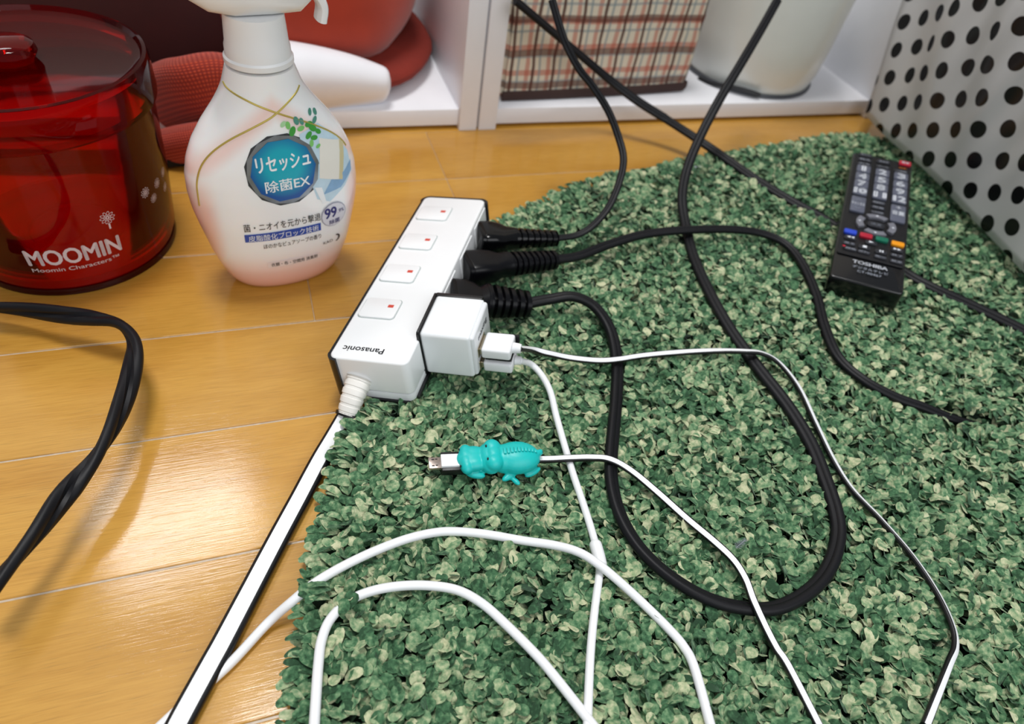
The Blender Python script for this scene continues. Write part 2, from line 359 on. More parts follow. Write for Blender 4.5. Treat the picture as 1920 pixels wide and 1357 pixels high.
def blob(c, r, e=2.3, n=40, m=24, wob=.03, seed=0, zmin=None):
    th = np.linspace(0, 2*math.pi, n, endpoint=False); ph = np.linspace(-math.pi/2+.02, math.pi/2-.02, m); V = []; F = []
    pw = lambda x: np.sign(x)*abs(x)**(2/e)
    for p in ph:
        rr = 1+wob*np.sin(3*th+seed+p*2)+wob*.6*np.sin(7*th-seed*2+p*3)
        V.append(np.c_[c[0]+r[0]*pw(math.cos(p))*pw(np.cos(th))*rr, c[1]+r[1]*pw(math.cos(p))*pw(np.sin(th))*rr, c[2]+r[2]*pw(np.full(n, math.sin(p)))*(1+wob*np.sin(2*th+seed))])
    for i in range(m-1):
        for j in range(n): F.append((i*n+j, i*n+(j+1) % n, (i+1)*n+(j+1) % n, (i+1)*n+j))
    F.append(tuple(range(n))); F.append(tuple((m-1)*n+j for j in range(n)))
    V = np.vstack(V)
    if zmin is not None: V[:, 2] = np.maximum(V[:, 2], zmin)
    return V, F
v, f = blob((.052, .712, .095), (.103, .125, .08), 2.5, wob=.02, seed=1, zmin=.024); obj('bag_body', v, f, SUEDE, t)
v, f = blob((.042, .706, .034), (.126, .137, .016), 2.5, wob=.015, seed=2, zmin=.019); obj('bag_brim', v, f, DARKR, t, label='darker red brim at the bottom of the bag')
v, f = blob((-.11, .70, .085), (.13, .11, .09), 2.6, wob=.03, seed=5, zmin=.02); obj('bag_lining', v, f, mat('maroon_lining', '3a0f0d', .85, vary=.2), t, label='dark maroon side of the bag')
# woven strap: an upper roll and a lower roll in front of the shelf edge
p1 = [GY(270, 205, .60), GY(320, 185, .565), GY(362, 170, .548), GY(405, 162, .548), GY(450, 185, .556), GY(500, 215, .575)]
def flatroll(a, b): return circ(a, 20, b, 2.4)
pp = catmull(p1, 8); v, f = sweep(pp, flatroll(.027, .012), twist=np.linspace(1.2, 1.45, len(pp)), up=(0, 0, 1)); o_ = obj('strap', v, f, WEAVE, t, label='broad coarse woven red strap'); store_uv(o_, len(pp), 20, 10.5, 2*math.pi*2.5)
p2 = [GY(250, 300, .56), GY(300, 283, .535), GY(345, 270, .525), GY(400, 262, .525), GY(450, 262, .54)]
pp = catmull(p2, 8); v, f = sweep(pp, flatroll(.0145, .011), twist=np.linspace(1.3, 1.5, len(pp))); o_ = obj('strap', v, f, WEAVE, t); store_uv(o_, len(pp), 20, 13, 2*math.pi*2)
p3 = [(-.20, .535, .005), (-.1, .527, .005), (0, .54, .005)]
pp = catmull(p3, 6); v, f = sweep(pp, circ(.012, 14, .0048, 3)); obj('strap_shade', v, f, mat('black_shade', '0d0c0e', .8), t)  # black strip painting in the shade under the lower strap roll
# white flap: a tapering roll with an open rounded end
wp = [GY(500, 150, .585), GY(580, 150, .585), GY(640, 152, .585), GY(690, 157, .585), GY(729, 161, .585)]
pp = catmull(wp, 8); n_ = len(pp); s = np.linspace(1.3, .55, n_); s[-3:] *= (.97, .85, .5)
v, f = sweep(pp, circ(.030, 28, .022, 2.2), scale=s, twist=[.9]*n_); obj('flap', v, f, mat('white_lining', 'f0f0f4', .5, spec=.4), t, label='rolled white glossy flap of the bag')

# ------------------------------------------------------------------ red translucent jar
def tint_mat(name, col, gl=.06, diff=.0, dcol='a00000', ior=1.42):
    m = bpy.data.materials.new(name); m.use_nodes = True; nt = m.node_tree; nt.nodes.remove(nt.nodes['Principled BSDF']); out = nt.nodes['Material Output']
    tr = nd(nt, 'ShaderNodeBsdfTransparent'); tr.inputs[0].default_value = lin(col)
    gs = nd(nt, 'ShaderNodeBsdfGlossy'); gs.inputs['Roughness'].default_value = gl
    df = nd(nt, 'ShaderNodeBsdfTranslucent'); df.inputs[0].default_value = lin(dcol); d2 = nd(nt, 'ShaderNodeBsdfDiffuse'); d2.inputs[0].default_value = lin(dcol)
    ms = nd(nt, 'ShaderNodeMixShader'); nt.links.new(df.outputs[0], ms.inputs[1]); nt.links.new(d2.outputs[0], ms.inputs[2])
    m0 = nd(nt, 'ShaderNodeMixShader'); m0.inputs[0].default_value = diff; nt.links.new(tr.outputs[0], m0.inputs[1]); nt.links.new(ms.outputs[0], m0.inputs[2])
    fr = nd(nt, 'ShaderNodeFresnel'); fr.inputs[0].default_value = ior
    tc = nd(nt, 'ShaderNodeTexCoord'); nz = nd(nt, 'ShaderNodeTexNoise'); nz.inputs['Scale'].default_value = 40; nt.links.new(tc.outputs['Object'], nz.inputs['Vector'])
    bp = nd(nt, 'ShaderNodeBump'); bp.inputs['Strength'].default_value = .1; bp.inputs['Distance'].default_value = .001; nt.links.new(nz.outputs[0], bp.inputs['Height']); nt.links.new(bp.outputs[0], gs.inputs['Normal'])
    m1 = nd(nt, 'ShaderNodeMixShader'); nt.links.new(fr.outputs[0], m1.inputs[0]); nt.links.new(m0.outputs[0], m1.inputs[1]); nt.links.new(gs.outputs[0], m1.inputs[2]); nt.links.new(m1.outputs[0], out.inputs[0])
    return m
RED = tint_mat('red_clear_plastic', 'f23a26', .05, .10, 'd00a08', 1.35)
REDB = tint_mat('red_base_plastic', 'f03020', .12, .55, 'f01008')
JC = (-.1235, .4405)
def jp(prof): v, f = lathe(prof, 96); return v+np.array([JC[0], JC[1], 0]), f
t = thing('canister', (JC[0], JC[1], 0), 'see-through red plastic canister with white print at the left edge', 'canister')
WALLP = [(.0588, .004), (.0595, .006), (.0592, .009), (.0612, .0105), (.0645, .050), (.0665, .096), (.0668, .101)]
v, f = jp(WALLP+[(.0652, .101), (.0648, .096), (.0628, .050), (.0594, .011)]); obj('canister_wall', v, f, RED, t)
v, f = jp([(.0001, .0032), (.030, .0032), (.0585, .0032), (.0594, .011), (.0585, .0095), (.032, .0080), (.031, .0094), (.026, .0094), (.025, .0080), (.0001, .0080)]); obj('canister_base', v, f, REDB, t)
v, f = jp([(.0570, .0), (.0600, .0), (.0604, .002), (.0598, .0042), (.0575, .0042), (.057, .0)]); obj('foot_rim', v, f, tint_mat('red_rim_plastic', 'b01a14', .1, .5, '5a0203'), t)
v, f = jp([(.0672, .0985), (.0690, .0985), (.0694, .101), (.0690, .119), (.0680, .122), (.0660, .1225), (.0645, .120), (.060, .1185), (.0001, .1185), (.0001, .1170), (.061, .1170), (.0665, .1165), (.0672, .0985)])
obj('lid', v, f, tint_mat('red_lid_plastic', 'e83424', .05, .10, 'a80808', 1.22), t)
v, f = jp([(.0001, .129), (.010, .129), (.0135, .127), (.0145, .123), (.012, .1187)]); obj('lid_knob', v, f, RED, t)
JPR = mat('white_print', 'd8c9ce', .5)
def wall_r(z): return np.interp(z, [p[1] for p in WALLP], [p[0] for p in WALLP])
def jmap(th, z): r = wall_r(z)+.00015; return (JC[0]+r*math.cos(th), JC[1]+r*math.sin(th), z)
def jhit(px, py):
    d = ray(px, py); r = .0625
    for _ in range(8):
        o = EYE[:2]-np.array(JC); a = d[:2]@d[:2]; b = 2*d[:2]@o; c = o@o-r*r; D = max(0, b*b-4*a*c); tt = (-b-D**.5)/2/a; p = EYE+tt*d; r = wall_r(p[2])
    return math.atan2(p[1]-JC[1], p[0]-JC[0]), p[2]
aN = jhit(226, 466); aO = jhit(114, 502)
# the word runs round the wall; right end of the N sits at aN
RM = .0622
def jtext(body, th_right, zc, wd, ht, bold=0, name='lettering'):
    v2, f2 = fit_text(body, wd, ht, bold); mapped(name, v2, f2, lambda a, b: jmap(th_right+(a-wd/2)/RM, zc+b), JPR, t)
za, zb = jhit(213, 440)[1], jhit(222, 485)[1]
jtext('MOOMIN', jhit(228, 463)[0], .0308, .0500, .0118, .030)
jtext('Moomin Characters\u2122', jhit(222, 474)[0], .0215, .047, .0030, .008)
def flower(th, zc, r, stem=True, name='flower_print'):
    parts = []
    for k in range(10):
        a = k*math.pi/5; c = np.array([math.cos(a), math.sin(a)])*r*.68; p = circ(r*.34, 10, r*.19); ca, sa = math.cos(a), math.sin(a); M2 = np.array([[ca, sa], [-sa, ca]])
        q0 = c+p@M2; q1 = c+(p*.72)@M2; v_, f_ = ringband(q0, q1); parts.append((np.c_[v_, np.zeros(len(v_))], f_))
    v_, f_ = ringband(circ(r*.28, 12), circ(r*.12, 12)); parts.append((np.c_[v_, np.zeros(len(v_))], f_))
    if stem: v_, f_ = flat_quad(-r*.12, r*.12, -r*1.9, -r*.95); parts.append((np.c_[v_, np.zeros(len(v_))], f_))
    V_, F_ = join(parts); mapped(name, V_[:, :2], F_, lambda a, b: jmap(th+a/RM, zc+b), JPR, t)
for px, py, r, st in ((201, 408, .0042, True), (272, 361, .0034, False), (288, 371, .0030, False), (294, 343, .0032, False), (309, 350, .0030, False), (305, 322, .003, False)):
    a, z = jhit(px, py); flower(a, z, r, st)
# seams on the wall
# ------------------------------------------------------------------ spray bottle
TH = math.radians(11); BC = np.array([.0048, .3865, 0.0])
bt = np.array([math.cos(TH), math.sin(TH), 0]); bn = np.array([math.sin(TH), -math.cos(TH), 0])  # bn points at the viewer
ZT = np.array([0, 1.5, 5, 10, 20, 30, 40, 50, 60, 70, 80, 90, 100, 110, 120, 126, 130, 140, 142])/1000
AW = np.array([27, 30.5, 33.6, 36.6, 40.2, 43.0, 45.0, 47.0, 48.7, 49.3, 48.6, 46.2, 41.8, 35.4, 27.4, 23.4, 21.2, 17.7, 17.4])/1000
BD = np.array([13.5, 16.5, 19, 21, 23.5, 24.8, 25.6, 26, 26, 25.8, 25.2, 24.2, 22.6, 20.8, 19.2, 18.2, 17.8, 16.8, 16.8])/1000
bee = lambda z: 2.0+.55*np.clip(1-abs(z-.055)/.07, 0, 1)
def bsurf(s, z, eps=.00012):
    a = np.interp(z, ZT, AW); b = np.interp(z, ZT, BD); e = bee(z); q = min(.9995, abs(s)/a); dep = b*(1-q**e)**(1/e)+eps
    return BC+bt*s+bn*dep+np.array([0, 0, z])
t = thing('spray_bottle', BC, 'white and pink fabric freshener spray bottle with a round blue emblem', 'bottle')
def bottle_mat():
    m = bpy.data.materials.new('bottle_plastic'); m.use_nodes = True; nt = m.node_tree; b = nt.nodes['Principled BSDF']; tc = nd(nt, 'ShaderNodeTexCoord'); sp = nd(nt, 'ShaderNodeSeparateXYZ'); nt.links.new(tc.outputs['Object'], sp.inputs[0])
    s = math_node(nt, 'ADD', math_node(nt, 'MULTIPLY', sp.outputs[0], math.cos(TH)), math_node(nt, 'MULTIPLY', sp.outputs[1], math.sin(TH)))
    z = sp.outputs[2]
    def mr(src, a, b_): n = nd(nt, 'ShaderNodeMapRange', interpolation_type='SMOOTHSTEP'); n.inputs[1].default_value = a; n.inputs[2].default_value = b_; nt.links.new(src, n.inputs[0]); return n.outputs[0]
    low = mr(z, .040, .006)
    # the pink print along the lower flanks and just outside the gold lines
    sa = math_node(nt, 'ABSOLUTE', s); line = math_node(nt, 'SUBTRACT', .121, math_node(nt, 'MULTIPLY', sa, .78))
    dd = math_node(nt, 'ABSOLUTE', math_node(nt, 'SUBTRACT', math_node(nt, 'SUBTRACT', z, line), .003))
    gl = math_node(nt, 'MULTIPLY', mr(dd, .010, .0), math_node(nt, 'MULTIPLY', mr(z, .075, .09), .55))
    fl = math_node(nt, 'MULTIPLY', math_node(nt, 'MULTIPLY', mr(sa, .034, .044), mr(z, .095, .06)), .8)
    pk = math_node(nt, 'MINIMUM', math_node(nt, 'MAXIMUM', math_node(nt, 'MAXIMUM', low, gl), fl), 1)
    mx = nd(nt, 'ShaderNodeMix', data_type='RGBA'); mx.inputs[6].default_value = lin('fafafa'); mx.inputs[7].default_value = lin('f6bcab'); nt.links.new(pk, mx.inputs[0]); nt.links.new(mx.outputs[2], b.inputs['Base Color'])
    b.inputs['Roughness'].default_value = .22; b.inputs['Coat Weight'].default_value = .3; b.inputs['Subsurface Weight'].default_value = .12; b.inputs['Subsurface Scale'].default_value = .004
    return m
BM = bottle_mat()
zz = np.concatenate([[0, .0006, .0015, .003], np.arange(.005, .1421, .003)]); nb = 72; V = []; F = []
for z in zz:
    a = np.interp(z, ZT, AW); b = np.interp(z, ZT, BD); p = circ(a, nb, b, bee(z)); V.append(BC+p[:, :1]*bt-p[:, 1:]*bn+np.array([0, 0, z]))
for i in range(len(zz)-1):
    for j in range(nb): F.append((i*nb+j, i*nb+(j+1) % nb, (i+1)*nb+(j+1) % nb, (i+1)*nb+j))
F.append(tuple(range(nb))); F.append(tuple((len(zz)-1)*nb+j for j in range(nb))); V = np.vstack(V)
obj('bottle_body', V, F, BM, t, origin=BC)
BB = BVHTree.FromPolygons(V.tolist(), F)
def bhit(px, py, eps=0.0):
    d = Vector(ray(px, py).tolist()); h = BB.ray_cast(Vector(EYE.tolist()), d); 
    return np.array(h[0]-d*eps) if h[0] is not None else None
CAPW = mat('cap_white', 'f0f0f0', .3, coat=.2)
def oz(r, ry, z, e=2): p = circ(r, 48, ry, e); return BC+p[:, :1]*bt-p[:, 1:]*bn+np.array([0, 0, z])
def stack(rs, cap=True):
    V = np.vstack([oz(*r) for r in rs]); F = []; n = 48
    for i in range(len(rs)-1):
        for j in range(n): F.append((i*n+j, i*n+(j+1) % n, (i+1)*n+(j+1) % n, (i+1)*n+j))
    F.append(tuple(range(n))); F.append(tuple((len(rs)-1)*n+j for j in range(n))); return V, F
v, f = stack([(.0172, .0166, .1415), (.0178, .0172, .142), (.0178, .0172, .1445), (.0168, .0162, .1455), (.0166, .016, .150), (.016, .0155, .152), (.0155, .015, .160), (.015, .0145, .166)]); obj('collar', v, f, CAPW, t)
hv = []
for yy, hw, z0, z1 in ((-.030, .008, .172, .188), (-.022, .0125, .166, .196), (-.008, .0145, .1655, .203), (.010, .0150, .1655, .206), (.022, .0125, .168, .204), (.032, .009, .175, .198)):
    p = circ(hw, 24, (z1-z0)/2, 2.6); hv.append(BC+p[:, :1]*bn-yy*bt+np.c_[np.zeros((24, 2)), p[:, 1]+(z0+z1)/2])
F = []
for i in range(5):
    for j in range(24): F.append((i*24+j, i*24+(j+1) % 24, (i+1)*24+(j+1) % 24, (i+1)*24+j))
F.append(tuple(range(24))); F.append(tuple(5*24+j for j in range(24))); obj('spray_head', np.vstack(hv), F, CAPW, t)
tp = [BC+bt*y+np.array([0, 0, z]) for y, z in ((.020, .182), (.030, .176), (.035, .168), (.034, .160))]
v, f = sweep(catmull(tp, 6), circ(.006, 14, .0028, 2.6), up=tuple(bt)); obj('trigger', v, f, CAPW, t)
# gold piping lines
GOLD = mat('gold_line', 'c9b660', .35, metal=.55)
def bline(pts, r=.00055, name='gold_line'):
    P3 = [bhit(*p) for p in catmull([(a, b, 0) for a, b in pts], 6)[:, :2]]; P3 = np.array([p for p in P3 if p is not None])
    for _ in range(6): P3[1:-1] = (P3[:-2]+2*P3[1:-1]+P3[2:])/4
    v, f = sweep(P3, circ(r, 8)); obj(name, v, f, GOLD, t)
bline([(418.5, 153), (424, 163), (440, 176), (460, 187), (480, 197), (500, 205), (519, 212), (545, 220), (575, 229), (600, 238), (622, 248), (640, 261), (648, 272)])
bline([(561, 160), (556, 172), (545, 186), (532, 200), (519, 212), (505, 223), (485, 234), (462, 246), (440, 257), (418, 270), (398, 285), (382, 303), (373, 322), (369, 345), (371, 365), (374, 385)])
# emblem
def bm2(a, b): return bsurf(a, b)
ec = np.array([.0008, .0892]); er = .0205
lbl = Frame([0, 0, 0], np.eye(3))
def poly(n, r, rot=0, c=ec): a = np.linspace(0, 2*math.pi, n, endpoint=False)+rot; return np.c_[c[0]+r*np.cos(a), c[1]+r*np.sin(a)]
SK = lambda s, z, e: bsurf(s, z, e)
v2, f2 = fan(densify(poly(12, er*1.035, .3), 4), 5, ec); obj('emblem_rim', np.array([bsurf(a, b, .00015) for a, b in v2]), f2, mat('dark_rim_print', '35383c', .4), t)
o10 = densify(poly(12, er, .1), 4); i10 = densify(poly(10, er*.90, .05), 4)
i48 = i10
v2, f2 = fan(densify(poly(12, er, .1), 4), 5, ec)
def grad_mat(name, cin, cout, r0, r1, off):
    m = bpy.data.materials.new(name); m.use_nodes = True; nt = m.node_tree; b = nt.nodes['Principled BSDF']; tc = nd(nt, 'ShaderNodeTexCoord')
    ln = nd(nt, 'ShaderNodeVectorMath', operation='DISTANCE'); nt.links.new(tc.outputs['Object'], ln.inputs[0]); ln.inputs[1].default_value = off
    mr = nd(nt, 'ShaderNodeMapRange'); mr.inputs[1].default_value = r0; mr.inputs[2].default_value = r1; nt.links.new(ln.outputs['Value'], mr.inputs[0])
    mx = nd(nt, 'ShaderNodeMix', data_type='RGBA'); mx.inputs[6].default_value = lin(cin); mx.inputs[7].default_value = lin(cout); nt.links.new(mr.outputs[0], mx.inputs[0]); nt.links.new(mx.outputs[2], b.inputs['Base Color']); b.inputs['Roughness'].default_value = .3; return m
ctr = bsurf(*ec)
obj('emblem_frame', np.array([bsurf(a, b, .0003) for a, b in v2]), f2, mat('silver_print', '8f959c', .28, metal=.75, vary=.5, vscale=120), t, origin=ctr)
v2, f2 = fan(i10, 5, ec); obj('emblem', np.array([bsurf(a, b, .0005) for a, b in v2]), f2, grad_mat('emblem_blue', '12a9bd', '11509a', .009, .019, (0, 0, .003)), t, origin=ctr)
INKW = mat('white_ink', 'f2f6f8', .4); INKB = mat('black_ink', '2a2a30', .5); INKN = mat('navy_ink', '2b2a70', .5); INKP = mat('indigo_band', '2f4fa8', .4)
def btext(body, sc, zc, wd, ht, m, bold=0, eps=.0007, sk=0.0, name='lettering', **k):
    v2, f2 = fit_text(body, wd, ht, bold, **k); obj(name, np.array([bsurf(sc+a, zc+b+a*sk, eps) for a, b in v2]), f2, m, t, smooth=False)
btext('リセッシュ', .0012, .0945, .0305, .0090, INKW, .03, sk=.03)
btext('除菌EX', .0018, .0815, .0255, .0072, INKW, .015, sk=.03)
def bquad(s0, s1, z0, z1, m, name, eps=.0004, nx=10, ny=2):
    v2, f2 = flat_quad(s0, s1, z0, z1, nx, ny); obj(name, np.array([bsurf(a, b, eps) for a, b in v2]), f2, m, t)
btext('菌・ニオイを元から撃退', -.0035, .0560, .0450, .0054, INKB, .004)
bquad(-.0262, .0188, .0455, .0512, INKP, 'indigo_band')
btext('皮脂酸化ブロック技術', -.0035, .0483, .0415, .0046, INKW, .0)
btext('ほのかなピュアソープの香り', .0010, .0415, .0350, .0036, INKB, .005)
bquad(-.0155, .0172, .0235, .0280, mat('pale_pill', 'f3e2de', .4), 'pale_band')
btext('衣類・布・空間用 消臭剤', .0010, .0258, .0290, .0031, INKB, .004)
btext('KAO', .0232, .0345, .0065, .0022, INKB, .0)
# crescent mark
cr = [(.0290+.0030*math.cos(a), .0350+.0030*math.sin(a)) for a in np.linspace(-1.5, 1.5, 10)]; ci = [(.0284+.0024*math.cos(a), .0350+.0024*math.sin(a)) for a in np.linspace(1.5, -1.5, 10)]
v2, f2 = ringband(cr, ci[::-1]); f2 = f2[:-1]; obj('crescent_print', np.array([bsurf(a, b, .0006) for a, b in v2]), f2, INKB, t)
# print: cloth, soap, leaves
def bpoly(pts, m, name, eps, rings=4, k=4): v2, f2 = fan(densify(pts, k), rings); obj(name, np.array([bsurf(a, b, eps) for a, b in v2]), f2, m, t)
bpoly([(.012, .108), (.024, .111), (.034, .102), (.0415, .090), (.043, .078), (.037, .071), (.026, .064), (.018, .068), (.014, .085)], mat('pale_blue_print', 'c3dcea', .4, vary=.15, vscale=150), 'towel_print', .0002)
bpoly([(.022, .070), (.034, .071), (.0425, .078), (.043, .084), (.037, .080), (.028, .078)], mat('blue_print', '86aed2', .4, vary=.2, vscale=200), 'towel_shade_print', .0003)
bpoly([(.0235, .1035), (.0365, .098), (.0330, .0765), (.0205, .081)], mat('soap_print', 'e9e6dc', .4), 'soap_print', .0004)
bpoly([(.0365, .098), (.0395, .0955), (.0355, .0755), (.0330, .0765)], mat('soap_side_print', 'cfc49a', .4), 'soap_side_print', .0004, 2, 3)
bpoly([(.017, .076), (.0215, .075), (.0235, .065), (.021, .064)], INKW, 'fold_print', .0004, 2, 3)
lr = random.Random(3); GR = [mat('leaf_print_a', '3f9a3c', .4), mat('leaf_print_b', '7cc46a', .4), mat('leaf_print_c', '4f8f7e', .4), mat('leaf_print_d', 'a9d6a2', .4)]
for i, (s, z, r, gi) in enumerate([(.004, .1150, .0020, 3), (.0065, .1140, .0022, 1), (.0085, .1105, .0028, 0), (.0115, .1155, .0024, 2), (.0145, .1145, .002, 2), (.0135, .1110, .0022, 1), (.0185, .1120, .0024, 0), (.0205, .1095, .0026, 0), (.0225, .1130, .002, 2), (.0175, .1065, .0024, 0), (.0205, .1045, .0022, 0), (.0185, .1020, .002, 1), (.0235, .1070, .002, 0), (.0205, .1175, .0018, 2), (.0238, .1165, .0018, 2), (.0222, .0995, .0016, 1)]):
    a0 = lr.random()*3; p = circ(r, 12, r*.62); ca, sa = math.cos(a0), math.sin(a0); p = p@np.array([[ca, sa], [-sa, ca]])+np.array([s, z])
    v2, f2 = fan(p, 2); obj('leaf_print', np.array([bsurf(a, b, .0005) for a, b in v2]), f2, GR[gi], t)
# 99.9% badge
bc = np.array([.0278, .0545]); bpoly([tuple(q) for q in poly(16, .0086, 0, bc)], mat('badge_rim', 'a9a9b8', .4), 'badge_rim', .0006, 3, 1); bpoly([tuple(q) for q in poly(16, .0080, 0, bc)], mat('badge_grey', 'dcdce4', .4), 'badge', .0009, 3, 1)
btext('99', bc[0]-.0022, bc[1]+.0022, .0082, .0076, INKN, .03, .0012); btext('.9%', bc[0]+.0048, bc[1]+.0016, .0044, .0026, INKN, .0, .0012); btext('除菌', bc[0]+.0002, bc[1]-.0048, .0072, .0034, INKN, .01, .0012)

# ------------------------------------------------------------------ power strip
PWH = mat('strip_white', 'f4f5f6', .32, coat=.15, vary=.02); BLK = mat('black_edge_plastic', '0b0b0e', .4)
SW, SL, SHT = .045, .1758, .028
sf = Frame([.0188, .2678, .034], rotm(-.5219, -.03, -.2))
t = thing('power_strip', sf.pt(SW/2, SL/2, -SHT), 'long white four-way power strip with switches straddling the rug edge', 'power strip')
STRIP = t
v, f = rbox(0, SW, 0, SL, -.0225, 0, .0012, 3, .0045, 5); obj('housing', sf.pts(v), f, PWH, t)
v, f = rbox(.0002, SW-.0002, .0002, SL-.0002, -SHT, -.0228, .0008, 2, .0045, 5); obj('base_plate', sf.pts(v), f, mat('strip_base', 'e4e6e8', .4), t)
# thin black edging along the left and far sides and the foot
def edging(x0, x1, y0, y1, z0, z1): return rbox(x0, x1, y0, y1, z0, z1, .0003, 1)
for v, f in (edging(-.0016, .0, .0035, SL-.004, -SHT, -.0006), edging(.004, SW-.004, SL, SL+.0028, -SHT, -.0008)): obj('black_edging', sf.pts(v), f, BLK, t)
cv = []
for (cx_, cy_, a0, a1, ro) in ((.0045, .0045, math.pi, 1.5*math.pi, .0016), (.0045, SL-.0045, math.pi/2, math.pi, .0022), (SW-.0045, SL-.0045, 0, math.pi/2, .0024)):
    aa = np.linspace(a0, a1, 9); pi_ = [(cx_+(.0044)*math.cos(a), cy_+.0044*math.sin(a)) for a in aa]; k0 = 1
    po = [(cx_+(.0045+ro)*math.cos(a), cy_+(.0045+ro)*math.sin(a)) for a in aa]; loop = pi_+po[::-1]; n = len(loop)
    vv = [(x, y, -.0006) for x, y in loop]+[(x, y, -SHT) for x, y in loop]; ff = [(j, (j+1) % n, n+(j+1) % n, n+j) for j in range(n)]
    ff += [(j, j+1, n-2-j, n-1-j) for j in range(8)]+[(n+j, n+j+1, n+n-2-j, n+n-1-j) for j in range(8)]
    cv.append((np.array(vv), ff))
for v, f in cv: obj('black_edging', sf.pts(v), f, BLK, t)
for v, f in (edging(SW-.0005, SW+.0014, .004, SL-.003, -SHT-.001, -SHT+.0012), edging(.003, SW-.003, -.0012, .0008, -SHT-.001, -SHT+.0008)): obj('black_edging', sf.pts(v), f, BLK, t)
for k, yc in enumerate((.0445, .0800, .1165, .1530)):
    x0, x1, y0, y1 = .0030, .0245, yc-.0090, yc+.0090
    v, f = rbox(x0-.0005, x1+.0005, y0-.0005, y1+.0005, -.001, .00012, 0, 1, .0028, 5); obj('switch_gap', sf.pts(v), f, mat('gap_grey', 'a8b2b0', .6), t)
    v, f = rbox(x0, x1, y0, y1, -.001, .0009, .0004, 2, .0025, 5)
    v[:, 2] += np.where(v[:, 2] > 0, -(v[:, 1]-yc)*.02, 0)
    s_ = obj('switch', sf.pts(v), f, PWH, t)
    v, f = rbox(.0180, .0214, yc-.0013+.002, yc+.0013+.002, .0006, .00105, .0001, 1); obj('indicator', sf.pts(v), f, mat('indicator_red', 'c94a3a', .35, emit=('c93a2a', .12)), s_)
v2, f2 = fit_text('Panasonic', .0235, .0042, .012); pc0 = sf.loc(681, 656); obj('lettering', sf.pts(np.array([(pc0[0]-a, pc0[1]-b, .0002) for a, b in v2])), f2, INKB, t, smooth=False)
for yc in (.041, .078, .119, .156):     # recessed outlet faces on the right side
    v, f = rbox(SW-.0004, SW+.0006, yc-.0145, yc+.0145, -.0205, -.0030, .0003, 1); obj('outlet_rim', sf.pts(v), f, PWH, t)
# ribbed cord boot on the near end
def boot(path, r0, r1, nr, m, parent, ry=1.0, depth=.82, name='cord_boot', up=(0, 0, 1), e=2.4):
    pp = catmull(path, 40); n = len(pp); prof = []
    for i in range(n):
        x = i/(n-1); r = r0+(r1-r0)*x; ph = (x*nr) % 1; r *= (1 if ph < .62 else depth) if x < .985 else 1; prof.append(circ(r, 22, r*ry, e))
    v, f = sweep(pp, lambda i: prof[i], up=up); return obj(name, v, f, m, parent)
bs = sf.pt(.0140, .001, -.0165); be = G(652, 776, .0085)
bmid = (bs+be)/2+np.array([0, 0, .0015]); 
boot([bs+(bs-bmid)*.12, bs, bmid, be], .0082, .0056, 7, mat('boot_white', 'efece6', .45), t, ry=.85, depth=.93)
v, f = sweep([be+(be-bmid)*-.05, be+(be-bmid)*.12], circ(.0068, 20, .0046)); obj('boot_collar', v, f, BLK, t)
def two_tone(name, path, wd, ht, parent, stripe=.62, twist=None, n=10, white=None, **pr):
    pp = catmull(path, n); prof = circ(wd/2, 24, ht/2, 3.2); tw = None
    if twist is not None: tw = np.interp(np.linspace(0, 1, len(pp)), np.linspace(0, 1, len(twist)), twist)
    v, f = sweep(pp, prof, twist=tw); k = 24; mi = []
    xm = [(prof[j, 0]+prof[(j+1) % k, 0])/2 for j in range(k)]; ym = [(prof[j, 1]+prof[(j+1) % k, 1])/2 for j in range(k)]
    for i in range(len(pp)-1): mi += [0 if (abs(xm[j]) < wd/2*stripe and ym[j] > 0) else 1 for j in range(k)]
    mi += [1, 1]; return obj(name, v, f, [white or PWH, BLK], parent, mi=mi, **pr)
cp = [be+(bmid-be)*.1, G(639, 797, .0052)]+[G(x, y, .0036) for x, y in ((622, 826), (603, 858), (583, 895), (562, 935), (521, 1011), (470, 1108), (419, 1205), (398, 1243), (345, 1340), (325, 1380))]
two_tone('power_cord', cp, .0104, .0046, t, .60)

